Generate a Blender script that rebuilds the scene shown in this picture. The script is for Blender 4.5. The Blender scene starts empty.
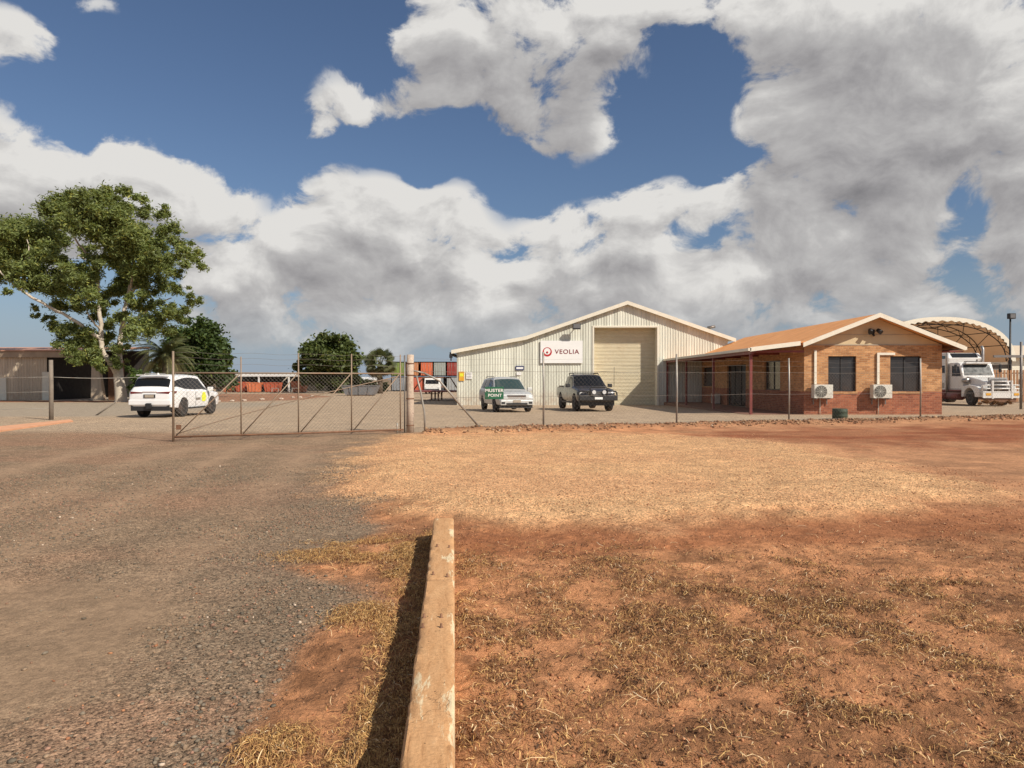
import bpy, bmesh, math, random
import numpy as np
from mathutils import Vector, Matrix
R = math.radians
rng = np.random.default_rng(7)
random.seed(7)
scene = bpy.context.scene
COL = scene.collection

# ------------------------------------------------------------------ camera
F = 700.0; CX = 512.0; HY = 379.0; CH = 1.6
cam_d = bpy.data.cameras.new("camera"); cam = bpy.data.objects.new("camera", cam_d); COL.objects.link(cam)
cam_d.sensor_width = 36.0; cam_d.lens = 36.0 * F / 1024.0
cam_d.clip_start = 0.05; cam_d.clip_end = 5000
cam.location = (0, 0, CH); cam.rotation_euler = (R(90) - math.atan((384 - HY) / F), 0, 0)
scene.camera = cam
scene.render.resolution_x = 1024; scene.render.resolution_y = 768
scene.render.engine = 'CYCLES'

# ------------------------------------------------------------------ light
SUNV = Vector((0.92, -0.72, 1.0)).normalized()          # towards the sun
sun_d = bpy.data.lights.new("sun", 'SUN'); sun_d.energy = 5.0; sun_d.angle = R(0.53); sun_d.color = (1.0, 0.925, 0.815)
sun = bpy.data.objects.new("sun", sun_d); COL.objects.link(sun)
sun.rotation_euler = SUNV.to_track_quat('Z', 'Y').to_euler()
scene.view_settings.view_transform = 'Standard'
scene.view_settings.look = 'None'
scene.view_settings.gamma = 1.0
scene.view_settings.use_curve_mapping = False
scene.view_settings.exposure = 0.08

# ------------------------------------------------------------------ node helper
class NT:
    def __init__(s, tree): s.t = tree; s.n = tree.nodes; s.l = tree.links
    def node(s, typ, **kw):
        n = s.n.new(typ)
        for k, v in kw.items(): setattr(n, k, v)
        return n
    def put(s, sock, v):
        if isinstance(v, bpy.types.NodeSocket): s.l.new(v, sock)
        elif v is not None:
            if hasattr(sock, 'default_value'):
                try: sock.default_value = v
                except Exception:
                    sock.default_value = (v[0], v[1], v[2], 1.0) if hasattr(v, '__len__') else (v, v, v, 1.0)
    def m(s, op, a, b=None, c=None, clamp=False):
        n = s.node('ShaderNodeMath', operation=op, use_clamp=clamp)
        s.put(n.inputs[0], a)
        if b is not None: s.put(n.inputs[1], b)
        if c is not None: s.put(n.inputs[2], c)
        return n.outputs[0]
    def vm(s, op, a, b=None, out=0):
        n = s.node('ShaderNodeVectorMath', operation=op)
        s.put(n.inputs[0], a)
        if b is not None:
            s.put(n.inputs['Scale'] if op == 'SCALE' else n.inputs[1], b)
        return n.outputs[out]
    def noise(s, vec, scale, detail=4, rough=0.5, dist=0.0, out=0):
        n = s.node('ShaderNodeTexNoise'); s.put(n.inputs['Vector'], vec)
        n.inputs['Scale'].default_value = scale; n.inputs['Detail'].default_value = detail
        n.inputs['Roughness'].default_value = rough; n.inputs['Distortion'].default_value = dist
        return n.outputs[out]
    def voro(s, vec, scale, feature='F1', out=0, rand=1.0):
        n = s.node('ShaderNodeTexVoronoi', feature=feature); s.put(n.inputs['Vector'], vec)
        n.inputs['Scale'].default_value = scale; n.inputs['Randomness'].default_value = rand
        return n.outputs[out]
    def ramp(s, fac, stops, interp='LINEAR'):
        n = s.node('ShaderNodeValToRGB'); s.put(n.inputs[0], fac); r = n.color_ramp; r.interpolation = interp
        while len(r.elements) < len(stops): r.elements.new(0.5)
        for e, (p, c) in zip(r.elements, stops):
            e.position = p; e.color = (c[0], c[1], c[2], 1) if hasattr(c, '__len__') else (c, c, c, 1)
        return n.outputs[0]
    def mix(s, fac, a, b, mode='MIX'):
        n = s.node('ShaderNodeMix', data_type='RGBA', blend_type=mode)
        s.put(n.inputs[0], fac); s.put(n.inputs[6], a); s.put(n.inputs[7], b)
        return n.outputs[2]
    def comb(s, x, y, z):
        n = s.node('ShaderNodeCombineXYZ'); s.put(n.inputs[0], x); s.put(n.inputs[1], y); s.put(n.inputs[2], z); return n.outputs[0]
    def sep(s, v):
        n = s.node('ShaderNodeSeparateXYZ'); s.put(n.inputs[0], v); return n.outputs
    def rng(s, v, a, b, c=0.0, d=1.0, smooth=False):
        n = s.node('ShaderNodeMapRange', interpolation_type='SMOOTHSTEP' if smooth else 'LINEAR')
        s.put(n.inputs[0], v); n.inputs[1].default_value = a; n.inputs[2].default_value = b
        n.inputs[3].default_value = c; n.inputs[4].default_value = d
        return n.outputs[0]

def c4(c): return (c[0], c[1], c[2], 1.0)

# ------------------------------------------------------------------ world: Nishita sky with procedural clouds
world = bpy.data.worlds.new("World"); scene.world = world; world.use_nodes = True
wt = world.node_tree; wt.nodes.clear(); W_ = NT(wt)

def px_ang(px, py):
    x = (px - CX) / F; z = (HY - py) / F
    return math.atan2(x, 1.0), math.atan2(z, math.sqrt(1 + x * x))

# cloud banks: (px, py, rx, ry, weight) converted to azimuth / elevation of the sky dome
BANKS = [
 (25,165,95,42,1.0),(110,160,75,36,1.0),(175,182,60,34,.95),(225,210,50,26,.7),(20,230,110,36,.8),(120,225,90,36,.8),(60,258,110,24,.35),
 (12,46,42,26,.95),(90,4,34,12,.30),
 (350,205,45,34,1.0),(395,205,45,30,.9),(440,225,50,38,1.05),(390,245,90,34,1.1),(320,255,60,36,1.0),(270,272,60,34,.9),(230,268,60,26,.8),(300,295,120,26,.75),
 (485,20,80,50,1.1),(545,55,65,55,1.1),(505,90,55,40,1.0),(570,120,40,40,.8),(440,40,38,30,.8),(345,108,38,32,.75),(395,108,40,26,.6),(600,60,40,36,.8),(430,110,30,24,.5),(425,70,36,36,.7),(325,128,18,14,.5),(650,195,40,14,.4),(960,225,60,60,1.7),(970,270,60,40,1.3),(705,215,60,18,.7),(540,110,60,50,.7),(520,140,40,30,.35),(610,30,50,30,.6),(1010,240,90,60,.9),(930,255,80,40,.7),(1000,310,110,30,.7),(650,290,90,30,.6),(450,330,200,34,.5),(820,325,200,34,.5),(1000,130,90,60,.5),
 (545,235,45,32,.9),(600,250,60,42,1.1),(640,222,30,26,.9),(665,250,40,26,.7),(560,285,110,26,.9),(480,285,80,26,.8),(715,222,45,14,.5),
 (620,10,60,26,.9),(700,12,80,40,1.1),(790,15,70,45,1.1),(880,60,100,70,1.6),(850,130,80,66,1.2),(780,110,30,40,.6),(960,60,110,80,1.3),(960,170,110,90,1.2),
 (800,175,60,50,.95),(750,195,55,24,.7),(850,235,90,50,1.0),(780,262,80,40,.9),(730,285,80,26,.6),(980,270,90,44,.75),(880,300,120,34,.6),(700,305,110,24,.55),
 (400,322,160,30,.6),(560,330,170,34,.65),(230,325,70,20,.3),(1080,180,100,120,1.0),(-70,190,90,60,.9),(-60,90,60,40,.4),(760,330,160,26,.42),(1100,330,120,40,.5),
]
g = bpy.data.node_groups.new("cloud_density", 'ShaderNodeTree')
g.interface.new_socket("Vector", in_out='INPUT', socket_type='NodeSocketVector')
g.interface.new_socket("Density", in_out='OUTPUT', socket_type='NodeSocketFloat')
g.interface.new_socket("Bulk", in_out='OUTPUT', socket_type='NodeSocketFloat')
G_ = NT(g)
gi = G_.node('NodeGroupInput'); go = G_.node('NodeGroupOutput')
d0 = gi.outputs[0]
warp = G_.noise(d0, 6.0, 2, .55, out=1)
warp = G_.vm('SUBTRACT', warp, (.5, .5, .5)); warp = G_.vm('SCALE', warp, 0.11)
dv = G_.vm('ADD', d0, warp)
sx, sy, sz = G_.sep(dv)
az = G_.m('ARCTAN2', sx, sy)
hl = G_.m('SQRT', G_.m('ADD', G_.m('MULTIPLY', sx, sx), G_.m('MULTIPLY', sy, sy)))
el = G_.m('ARCTAN2', sz, hl)
av = G_.comb(az, el, 0.0)
tot = None
for (px, py, rx, ry, w) in BANKS:
    a, e = px_ang(px, py); a2, _ = px_ang(px + rx, py); _, e2 = px_ang(px, py - ry)
    ra = 1.5 * abs(a2 - a); re = 1.5 * abs(e2 - e)
    qn = G_.node('ShaderNodeVectorMath', operation='MULTIPLY_ADD'); G_.put(qn.inputs[0], av)
    qn.inputs[1].default_value = (1 / ra, 1 / re, 0); qn.inputs[2].default_value = (-a / ra, -e / re, 0)
    q = qn.outputs[0]; d2 = G_.vm('DOT_PRODUCT', q, q, out=1)
    w2 = math.sqrt(w * 1.12); k = G_.m('MAXIMUM', G_.m('MULTIPLY_ADD', d2, -w2, w2), 0.0); k = G_.m('MULTIPLY', k, k)
    tot = k if tot is None else G_.m('ADD', tot, k)
# scattered clouds everywhere the camera does not look
bulk = G_.m('MINIMUM', tot, 1.6)
n1 = G_.noise(G_.vm('MULTIPLY', dv, (1, 1, 1.45)), 8.0, 8, .60, .0)
n2 = G_.voro(G_.vm('MULTIPLY', G_.vm('ADD', dv, G_.vm('SCALE', G_.vm('SUBTRACT', G_.noise(d0, 30, 4, .6, out=1), (.5, .5, .5)), .03)), (1, 1, 1.3)), 15.0, 'SMOOTH_F1')
amp = G_.rng(bulk, 0.0, .18, .0, 1.0)
dens = G_.m('ADD', bulk, G_.m('MULTIPLY', G_.m('ADD', G_.m('MULTIPLY', G_.m('SUBTRACT', n1, .52), 6.0), G_.m('MULTIPLY', G_.m('SUBTRACT', .36, n2), 1.5)), amp))
g.links.new(dens, go.inputs[0]); g.links.new(bulk, go.inputs[1])

tc = W_.node('ShaderNodeTexCoord'); D0 = tc.outputs['Generated']
def dens_at(off):
    n = W_.node('ShaderNodeGroup'); n.node_tree = g
    W_.put(n.inputs[0], W_.vm('NORMALIZE', W_.vm('ADD', D0, off)) if off else D0)
    return n.outputs[0], n.outputs[1]
da, ba = dens_at(None); db, bb = dens_at((0.013, -0.0, 0.022)); dc_, bc = dens_at((0.02, 0, 0.065))
alpha = W_.m('MULTIPLY', W_.rng(da, .10, .72, 0, 1, True), W_.rng(ba, .0, .5, .35, 1.0, True))
lit = W_.m('SUBTRACT', da, db)                     # >0 on the side turned to the sun
over = W_.rng(W_.m('ADD', bc, W_.m('MULTIPLY', da, .15)), .35, 2.1, 0, 1, True)            # cloud standing above this point keeps its base in shade
shade = W_.m('ADD', W_.m('MULTIPLY', lit, .24), W_.m('MULTIPLY', over, -.40))
shade = W_.m('ADD', shade, W_.rng(W_.sep(D0)[2], .03, .26, 1.04, .88))
soft = W_.noise(W_.vm('MULTIPLY', D0, (1, 1, 2.6)), 6.0, 5, .6)
shade = W_.m('ADD', shade, W_.m('MULTIPLY', W_.m('SUBTRACT', soft, .5), .42))
ccol = W_.ramp(shade, [(0.10, (.20, .195, .205)), (0.40, (.33, .32, .325)), (0.70, (.47, .46, .455)), (1.0, (.71, .695, .67))])
sky = W_.node('ShaderNodeTexSky', sky_type='NISHITA', sun_disc=False)
sky.sun_elevation = math.asin(SUNV.z); sky.sun_rotation = math.atan2(SUNV.x, SUNV.y)
sky.altitude = 10; sky.air_density = 1.0; sky.dust_density = 0.6; sky.ozone_density = 1.6
STR = 0.10
skyc = W_.mix(1.0, sky.outputs[0], (.64, .68, .76, 1), 'MULTIPLY')
zz = W_.sep(D0)[2]
hz = W_.rng(zz, 0.0, .30, .85, 1.0, True)
skyc = W_.vm('SCALE', skyc, hz)
skyc = W_.mix(W_.rng(zz, -.02, .17, .85, 0, True), skyc, (.29/STR, .36/STR, .46/STR, 1))
cs = W_.vm('SCALE', ccol, 1.0 / STR)
hzfade = W_.rng(zz, 0.0, .12, .45, 1.0, True)
alpha = W_.m('MULTIPLY', alpha, hzfade)
outc = W_.mix(alpha, skyc, cs)
bg = W_.node('ShaderNodeBackground'); W_.put(bg.inputs[0], outc); bg.inputs[1].default_value = STR
# the rest of the sky dome, behind and beside: plainer broken cloud
bn = W_.noise(W_.vm('MULTIPLY', D0, (1, 1, 2.0)), 3.2, 4, .6)
ba_ = W_.m('MULTIPLY', W_.rng(bn, .46, .58, 0, 1, True), hzfade)
bcol = W_.vm('SCALE', W_.ramp(W_.noise(D0, 6.0, 3, .6), [(.35, (.40, .39, .39)), (.65, (.68, .66, .64))]), 1.0 / STR)
bg2 = W_.node('ShaderNodeBackground'); W_.put(bg2.inputs[0], W_.mix(ba_, skyc, bcol)); bg2.inputs[1].default_value = STR
dsx, dsy, dsz = W_.sep(D0)
az0 = W_.m('ABSOLUTE', W_.m('ARCTAN2', dsx, dsy))
inv = W_.m('MULTIPLY', W_.rng(az0, .78, .92, 1, 0, True), W_.rng(dsz, -.03, .0, 0, 1))
inv = W_.m('MULTIPLY', inv, W_.rng(dsz, .60, .72, 1, 0, True))
mxs = W_.node('ShaderNodeMixShader'); W_.put(mxs.inputs[0], inv)
wt.links.new(bg2.outputs[0], mxs.inputs[1]); wt.links.new(bg.outputs[0], mxs.inputs[2])
wo = W_.node('ShaderNodeOutputWorld'); wt.links.new(mxs.outputs[0], wo.inputs[0])
scene.cycles.max_bounces = 6; scene.cycles.diffuse_bounces = 3; scene.cycles.transparent_max_bounces = 8
world.cycles.sampling_method = 'MANUAL'; world.cycles.sample_map_resolution = 512

# ------------------------------------------------------------------ terrain height and projection helpers
def mz(y):
    if y < 30: return 0.0
    if y < 50: return -(y - 30) * .013
    if y < 125: return -.26 - (y - 50) * .004
    return -.56
def GP(px, py):
    """ground point seen at a pixel"""
    d = CH * F / (py - HY)
    for _ in range(12): d = (CH - mz(d)) * F / (py - HY)
    return ((px - CX) * d / F, d)
def WP(px, py, d): return ((px - CX) * d / F, d, CH + (HY - py) * d / F)

# ------------------------------------------------------------------ mesh builder
class MB:
    def __init__(s): s.v = []; s.f = []; s.sm = []
    def add(s, vs, fs, smooth=False):
        b = len(s.v); s.v += [tuple(v) for v in vs]
        for f in fs: s.f.append(tuple(b + i for i in f)); s.sm.append(smooth)
        return s
    def box(s, x0, x1, y0, y1, z0, z1):
        return s.add([(x0,y0,z0),(x1,y0,z0),(x1,y1,z0),(x0,y1,z0),(x0,y0,z1),(x1,y0,z1),(x1,y1,z1),(x0,y1,z1)],
                     [(0,3,2,1),(4,5,6,7),(0,1,5,4),(1,2,6,5),(2,3,7,6),(3,0,4,7)])
    def prism(s, poly, axis, a, b):
        """poly: 2D outline, extruded along axis between a and b"""
        def P(p, t):
            return (t, p[0], p[1]) if axis == 'x' else ((p[0], t, p[1]) if axis == 'y' else (p[0], p[1], t))
        n = len(poly)
        vs = [P(p, a) for p in poly] + [P(p, b) for p in poly]
        fs = [tuple(range(n))[::-1], tuple(range(n, 2 * n))] + [(i, (i + 1) % n, n + (i + 1) % n, n + i) for i in range(n)]
        return s.add(vs, fs)
    def tube(s, pts, rad, n=8, cap=True, smooth=True):
        pts = [Vector(p) for p in pts]
        if not hasattr(rad, '__len__'): rad = [rad] * len(pts)
        up = Vector((0, 0, 1)); vs = []
        prev = None
        for i, p in enumerate(pts):
            t = (pts[min(i + 1, len(pts) - 1)] - pts[max(i - 1, 0)]).normalized()
            if prev is None:
                a = t.cross(up)
                if a.length < 1e-3: a = t.cross(Vector((1, 0, 0)))
                a.normalize()
            else:
                a = (prev - t * prev.dot(t)).normalized()
            prev = a; b = t.cross(a)
            for k in range(n):
                an = 2 * math.pi * k / n
                vs.append(p + (a * math.cos(an) + b * math.sin(an)) * rad[i])
        fs = []
        for i in range(len(pts) - 1):
            for k in range(n):
                fs.append((i*n+k, i*n+(k+1) % n, (i+1)*n+(k+1) % n, (i+1)*n+k))
        s.add(vs, fs, smooth)
        if cap:
            b = len(s.v) - len(vs)
            s.f.append(tuple(b + k for k in range(n))[::-1]); s.sm.append(False)
            s.f.append(tuple(b + (len(pts)-1)*n + k for k in range(n))); s.sm.append(False)
        return s
    def lathe(s, prof, c=(0,0,0), axis='z', n=20, smooth=True):
        """prof: (radius, height) pairs"""
        vs = []; fs = []
        for r, h in prof:
            for k in range(n):
                a = 2*math.pi*k/n; p = (r*math.cos(a), r*math.sin(a), h)
                if axis == 'x': p = (p[2], p[0], p[1])
                elif axis == 'y': p = (p[0], -p[2], p[1])
                vs.append((p[0]+c[0], p[1]+c[1], p[2]+c[2]))
        for i in range(len(prof)-1):
            for k in range(n): fs.append((i*n+k, i*n+(k+1) % n, (i+1)*n+(k+1) % n, (i+1)*n+k))
        fs.append(tuple(range(n))[::-1]); fs.append(tuple((len(prof)-1)*n+k for k in range(n)))
        return s.add(vs, fs, smooth)
    def build(s, name, mat=None, parent=None, loc=None, bevel=0, fix=True, sharp=None):
        me = bpy.data.meshes.new(name); me.from_pydata(s.v, [], s.f)
        if any(s.sm): me.polygons.foreach_set('use_smooth', s.sm)
        me.update()
        if fix:
            bm = bmesh.new(); bm.from_mesh(me)
            bmesh.ops.recalc_face_normals(bm, faces=bm.faces)
            if bevel:
                bmesh.ops.remove_doubles(bm, verts=bm.verts, dist=1e-5)
                es = [e for e in bm.edges if len(e.link_faces) == 2 and e.calc_face_angle(0) > R(25)]
                bmesh.ops.bevel(bm, geom=es, offset=bevel, segments=2, affect='EDGES', profile=.6)
            bm.to_mesh(me); bm.free()
        if sharp: me.set_sharp_from_angle(angle=R(sharp))
        o = bpy.data.objects.new(name, me); COL.objects.link(o)
        if mat: me.materials.append(mat)
        if parent: o.parent = parent
        if loc: o.location = loc
        return o
def tag(o, label=None, cat=None, group=None, kind=None):
    if label: o['label'] = label
    if cat: o['category'] = cat
    if group: o['group'] = group
    if kind: o['kind'] = kind
    return o
def thing(name, label, cat, loc=(0,0,0), rz=0, group=None):
    o = bpy.data.objects.new(name, None); COL.objects.link(o); o.location = loc; o.rotation_euler = (0,0,rz)
    o.empty_display_size = .2
    return tag(o, label, cat, group)
def copy_tree(o, parent=None):
    c = o.copy(); COL.objects.link(c); c.parent = parent
    for ch in [x for x in bpy.data.objects if x.parent == o and x != c]: copy_tree(ch, c)
    return c

# ------------------------------------------------------------------ materials
def material(name, base, rough=.6, var=.15, vscale=3.0, bump=0.0, bscale=40.0, metal=0.0, dirt=None, dirt_amt=.4, dscale=2.0, spec=.5, coat=0.0):
    m = bpy.data.materials.new(name); m.use_nodes = True; N = NT(m.node_tree)
    p = m.node_tree.nodes['Principled BSDF']
    tc = N.node('ShaderNodeTexCoord').outputs['Object']
    nz = N.noise(tc, vscale, 6, .6)
    lo = tuple(max(0, c*(1-var)) for c in base); hi = tuple(min(1, c*(1+var)) for c in base)
    col = N.ramp(nz, [(.3, lo), (.7, hi)])
    if dirt:
        dn = N.noise(tc, dscale, 8, .65, .3)
        col = N.mix(N.rng(dn, .5, .72, 0, dirt_amt), col, c4(dirt))
    N.put(p.inputs['Base Color'], col)
    p.inputs['Metallic'].default_value = metal
    N.put(p.inputs['Roughness'], N.rng(N.noise(tc, vscale*2.3, 4), .3, .7, max(0, rough-.08), min(1, rough+.08)))
    p.inputs['Specular IOR Level'].default_value = spec
    p.inputs['Coat Weight'].default_value = coat; p.inputs['Coat Roughness'].default_value = .06
    if bump:
        b = N.node('ShaderNodeBump'); b.inputs['Strength'].default_value = bump; b.inputs['Distance'].default_value = .02
        N.put(b.inputs['Height'], N.noise(tc, bscale, 5, .6)); N.put(p.inputs['Normal'], b.outputs[0])
    return m
M = {}
M['cream_trim'] = material('cream_trim', (.78,.73,.60), .5, .08, 2, dirt=(.4,.3,.2), dirt_amt=.3)
M['white_paint'] = material('white_paint', (.78,.77,.73), .35, .04, 2, dirt=(.45,.36,.27), dirt_amt=.25)
M['car_white'] = material('car_white', (.80,.80,.79), .3, .02, 2, dirt=(.5,.38,.28), dirt_amt=.18, coat=.6)
M['car_silver'] = material('car_silver', (.60,.60,.575), .38, .04, 2, metal=.35, dirt=(.42,.3,.22), dirt_amt=.3, coat=.4)
M['car_dark'] = material('car_dark', (.032,.032,.037), .32, .1, 2, metal=.3, dirt=(.22,.14,.10), dirt_amt=.35, coat=.5)
M['glass'] = material('glass_dark', (.010,.011,.012), .08, .05, 1, spec=.35)
M['glass_green'] = material('glass_green', (.035,.06,.055), .05, .05, 1, spec=.9)
M['tyre'] = material('tyre_rubber', (.022,.021,.02), .85, .2, 5, dirt=(.2,.12,.08), dirt_amt=.5)
M['rim'] = material('alloy_rim', (.42,.41,.40), .35, .1, 5, metal=.7)
M['black_plastic'] = material('black_plastic', (.02,.02,.021), .55, .1, 4)
M['grey_metal'] = material('grey_metal', (.20,.19,.18), .5, .15, 3, metal=.5, dirt=(.25,.13,.07), dirt_amt=.5)
M['galv'] = material('galvanised', (.34,.32,.28), .5, .15, 3, metal=.4, dirt=(.28,.15,.08), dirt_amt=.6, dscale=5)
M['rust'] = material('rusty_steel', (.20,.10,.055), .75, .3, 6, metal=.2, bump=.3)
M['maroon'] = material('maroon_paint', (.20,.045,.038), .5, .15, 3)
M['red_lens'] = material('red_lens', (.14,.012,.012), .15, .05)
M['white_lens'] = material('white_lens', (.7,.72,.72), .12, .05, metal=.2)
M['chrome'] = material('chrome', (.7,.7,.7), .15, .05, metal=1)
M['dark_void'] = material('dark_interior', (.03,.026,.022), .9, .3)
M['yellow'] = material('yellow_paint', (.78,.80,.05), .4, .03)
M['amber'] = material('amber_paint', (.72,.36,.03), .5, .05)
M['green_sign'] = material('green_sign', (.02,.13,.065), .45, .08)
M['white_sign'] = material('white_sign', (.84,.83,.80), .5, .03, 1)
M['logo_red'] = material('logo_red', (.48,.025,.03), .5, .03)
M['logo_dark'] = material('logo_dark', (.22,.03,.035), .5, .03)
M['blue_sign'] = material('blue_sign', (.04,.05,.13), .5, .05)
M['green_drum'] = material('green_drum', (.035,.052,.03), .7, .2, 4, dirt=(.2,.12,.07), dirt_amt=.5)
M['ac_white'] = material('ac_white', (.66,.64,.56), .5, .06, 3, dirt=(.4,.28,.18), dirt_amt=.4)

def text_mesh(txt, size, mat, parent, loc, rot=(R(90),0,0), name='lettering', sx=1.0, bold=.0, ext=.004, sp=1.05):
    cu = bpy.data.curves.new(name, 'FONT'); cu.body = txt; cu.size = size; cu.extrude = ext; cu.offset = bold
    cu.align_x = 'CENTER'; cu.align_y = 'CENTER'; cu.space_character = sp
    o = bpy.data.objects.new(name, cu); COL.objects.link(o)
    dg = bpy.context.evaluated_depsgraph_get(); me = bpy.data.meshes.new_from_object(o.evaluated_get(dg))
    COL.objects.unlink(o); bpy.data.objects.remove(o)
    me.name = name; me.materials.clear(); me.materials.append(mat)
    q = bpy.data.objects.new(name, me); COL.objects.link(q); q.location = loc; q.rotation_euler = rot; q.scale = (sx,1,1)
    if parent: q.parent = parent
    return q
# ------------------------------------------------------------------ numpy noise
def _h(ix, iy, seed):
    n = (ix.astype(np.int64)*374761393 + iy.astype(np.int64)*668265263 + seed*974711) & 0x7fffffff
    n = ((n ^ (n >> 13)) * 1274126177) & 0x7fffffff
    n = n ^ (n >> 16)
    return (n & 0xffff) / 65535.0
def vnoise(x, y, seed=0):
    ix = np.floor(x); iy = np.floor(y); fx = x-ix; fy = y-iy
    fx = fx*fx*(3-2*fx); fy = fy*fy*(3-2*fy)
    a = _h(ix,iy,seed); b = _h(ix+1,iy,seed); c = _h(ix,iy+1,seed); d = _h(ix+1,iy+1,seed)
    return (a*(1-fx)+b*fx)*(1-fy)+(c*(1-fx)+d*fx)*fy
def fbm(x, y, oct=4, seed=0, gain=.5):
    s = 0; a = 1; t = 0
    for i in range(oct):
        s = s + a*vnoise(x*2**i+i*17.3, y*2**i-i*9.1, seed+i); t += a; a *= gain
    return s/t
def sdpoly(px, py, poly):
    """signed distance, positive inside"""
    d = np.full(px.shape, 1e9); ins = np.zeros(px.shape, bool); n = len(poly)
    for i in range(n):
        ax, ay = poly[i]; bx, by = poly[(i+1) % n]
        ex, ey = bx-ax, by-ay
        t = np.clip(((px-ax)*ex+(py-ay)*ey)/(ex*ex+ey*ey+1e-9), 0, 1)
        d = np.minimum(d, np.hypot(px-ax-t*ex, py-ay-t*ey))
        if ay != by:
            c = ((ay > py) != (by > py)) & (px < (bx-ax)*(py-ay)/(by-ay)+ax)
            ins ^= c
    return np.where(ins, d, -d)
def sstep(a, b, v):
    t = np.clip((v-a)/(b-a), 0, 1); return t*t*(3-2*t)
def gpoly(pts): return [GP(*p) for p in pts]

PAD = gpoly([(338,490),(360,464),(380,446),(402,436),(440,434),(600,433),(720,436),(790,445),(850,460),(925,476),(985,492),(960,503),(860,514),(760,521),(650,530),(560,528),(470,522),(420,510),(365,499)])
DRIVE = gpoly([(410,433),(385,446),(364,462),(338,490),(370,503),(372,528),(335,548),(290,562),(335,575),(372,584),(370,606),(310,628),(285,655),(262,700),(232,740),(215,800)]) + [(-1.6,1.0),(-300,1.0),(-300,30),(-20,30),(-3.1,20.9)]
SAND = gpoly([(-60,585),(60,572),(150,585),(192,606),(150,640),(97,680),(40,705),(-60,735)])
RED = gpoly([(690,433),(860,428),(1100,420),(1100,440),(950,443),(880,446),(790,440)])
REDBAND = gpoly([(455,520),(560,526),(760,520),(930,509),(1100,495),(1100,520),(930,535),(760,548),(600,556),(455,562)])
FNC = lambda x: 20.9 + .334*(x+3.1)          # fence line
def masks(x, y):
    wx = x + (fbm(x*1.3, y*1.3, 4, 11)-.5)*.9*np.clip(y/10, .25, 1.6); wy = y + (fbm(x*1.3+40, y*1.3, 4, 12)-.5)*1.1*np.clip(y/10, .25, 1.6)
    sc = np.clip(y/12, .15, 2)
    pad = sstep(-.9, .7, sdpoly(wx, wy, PAD)/sc+(fbm(x*3,y*3,3,13)-.5)*1.2)
    drive = sstep(-.45, .35, sdpoly(wx, wy, DRIVE)/sc)
    sand = sstep(-.35, .35, sdpoly(wx, wy, SAND))
    red = sstep(-1.5, 1.2, sdpoly(wx, wy, RED)/sc+(fbm(x*.9,y*.9,4,15)-.5)*3)
    band = sstep(-.4, .3, sdpoly(wx, wy, REDBAND)/sc)
    yard = sstep(-.2, .3, y - FNC(x) + (fbm(x, y, 3, 5)-.5)*.6) * (x > -3.3) + sstep(-1, 1, y-21.5)*(x <= -3.3)
    yard = np.clip(yard, 0, 1)
    return pad, drive, sand, red, band, yard
BA = (-0.757+.0, 6.8); BB = (-0.39, 2.42)      # left edge line of the beam in the photo
def beam_x(y): return -0.39 + (y-2.42)*(-0.0838)
def straw_density(x, y):
    """0..1 amount of dry grass lying on the dirt"""
    right = (x > beam_x(y)+.2) & (y < 7.2)
    # streaky drifts on the right of the beam
    u = x*.8-y*.45; v = x*.45+y*.8
    st = fbm(u*.9+3, v*2.1, 5, 21, .6)
    dr = sstep(.45, .62, st) * sstep(6.9, 5.6, y+ (fbm(x*.7,y*.7,3,8)-.5)*1.2)
    dr = np.maximum(dr*sstep(.30,.52,fbm(x*2.6,y*2.6,3,29)), .10*sstep(6.5, 5.0, y))
    near = sstep(2.4, .2, x-beam_x(y)-.2)*sstep(6.9, 6.0, y)     # thicker close to the beam
    dr = np.clip(dr + .5*near*sstep(.35,.55,fbm(x*3,y*3,3,33)), 0, 1)
    bx = beam_x(y)
    wl = np.interp(y, [1.5,2.9,3.15,3.6,4.2,5.0,5.8,6.6,7.2], [.80,.62,.50,.34,.32,.33,.35,.42,.0])
    wl = wl*(.35+1.3*fbm(x*2.2,y*2.2,4,44,.6))
    left = sstep(-.15, .3, wl-(bx-x))*(.35+.65*sstep(.38,.55,fbm(x*5,y*5,3,45))) * (x < bx+.02) * (y < 7.4)
    cl = sstep(.26,.0, np.hypot(x+1.03, (y-3.05)))      # clump at the foot of the photo
    c2 = .55*sstep(.7,.1, np.hypot((x+1.45)/1.5, (y-6.55)))*sstep(.4,.6,fbm(x*3,y*3,3,4))
    left = np.maximum(left, np.maximum(cl, c2))
    c3 = sstep(.35,.05,np.hypot((x+1.0), (y-4.7)/1.2))*.6
    left = np.maximum(left, c3*(x < bx))
    return np.where(right, dr, np.where(x < bx+.02, left, 0))

def axis(segs):
    out = [segs[0][0]]
    for a, b, s0, s1 in segs:
        x = a
        while x < b-1e-6:
            t = (x-a)/(b-a); x += s0*(s1/s0)**t
            out.append(min(x, b))
    return np.unique(np.round(np.array(out), 4))
xp = axis([(0,4,.03,.04),(4,12,.04,.14),(12,60,.14,2.0),(60,1500,2,120)])
xn = -axis([(0,4,.03,.04),(4,12,.04,.14),(12,60,.14,2.0),(60,1500,2,120)])[::-1]
XS = np.unique(np.concatenate([xn, xp]))
YS = np.concatenate([-axis([(0,2,.1,.5),(2,1200,.5,150)])[::-1][:-1], axis([(0,2,.06,.03),(2,6.5,.03,.035),(6.5,14,.04,.10),(14,32,.10,.22),(32,70,.3,1.2),(70,160,1.2,4),(160,3500,5,300)])])
GX, GY = np.meshgrid(XS, YS)
X = GX.ravel(); Y = GY.ravel()
mzv = np.interp(Y, [-1e4,30,50,125,1e4], [0,0,-.26,-.56,-.56])
pad, drive, sand, red, band, yard = masks(X, Y)
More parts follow.
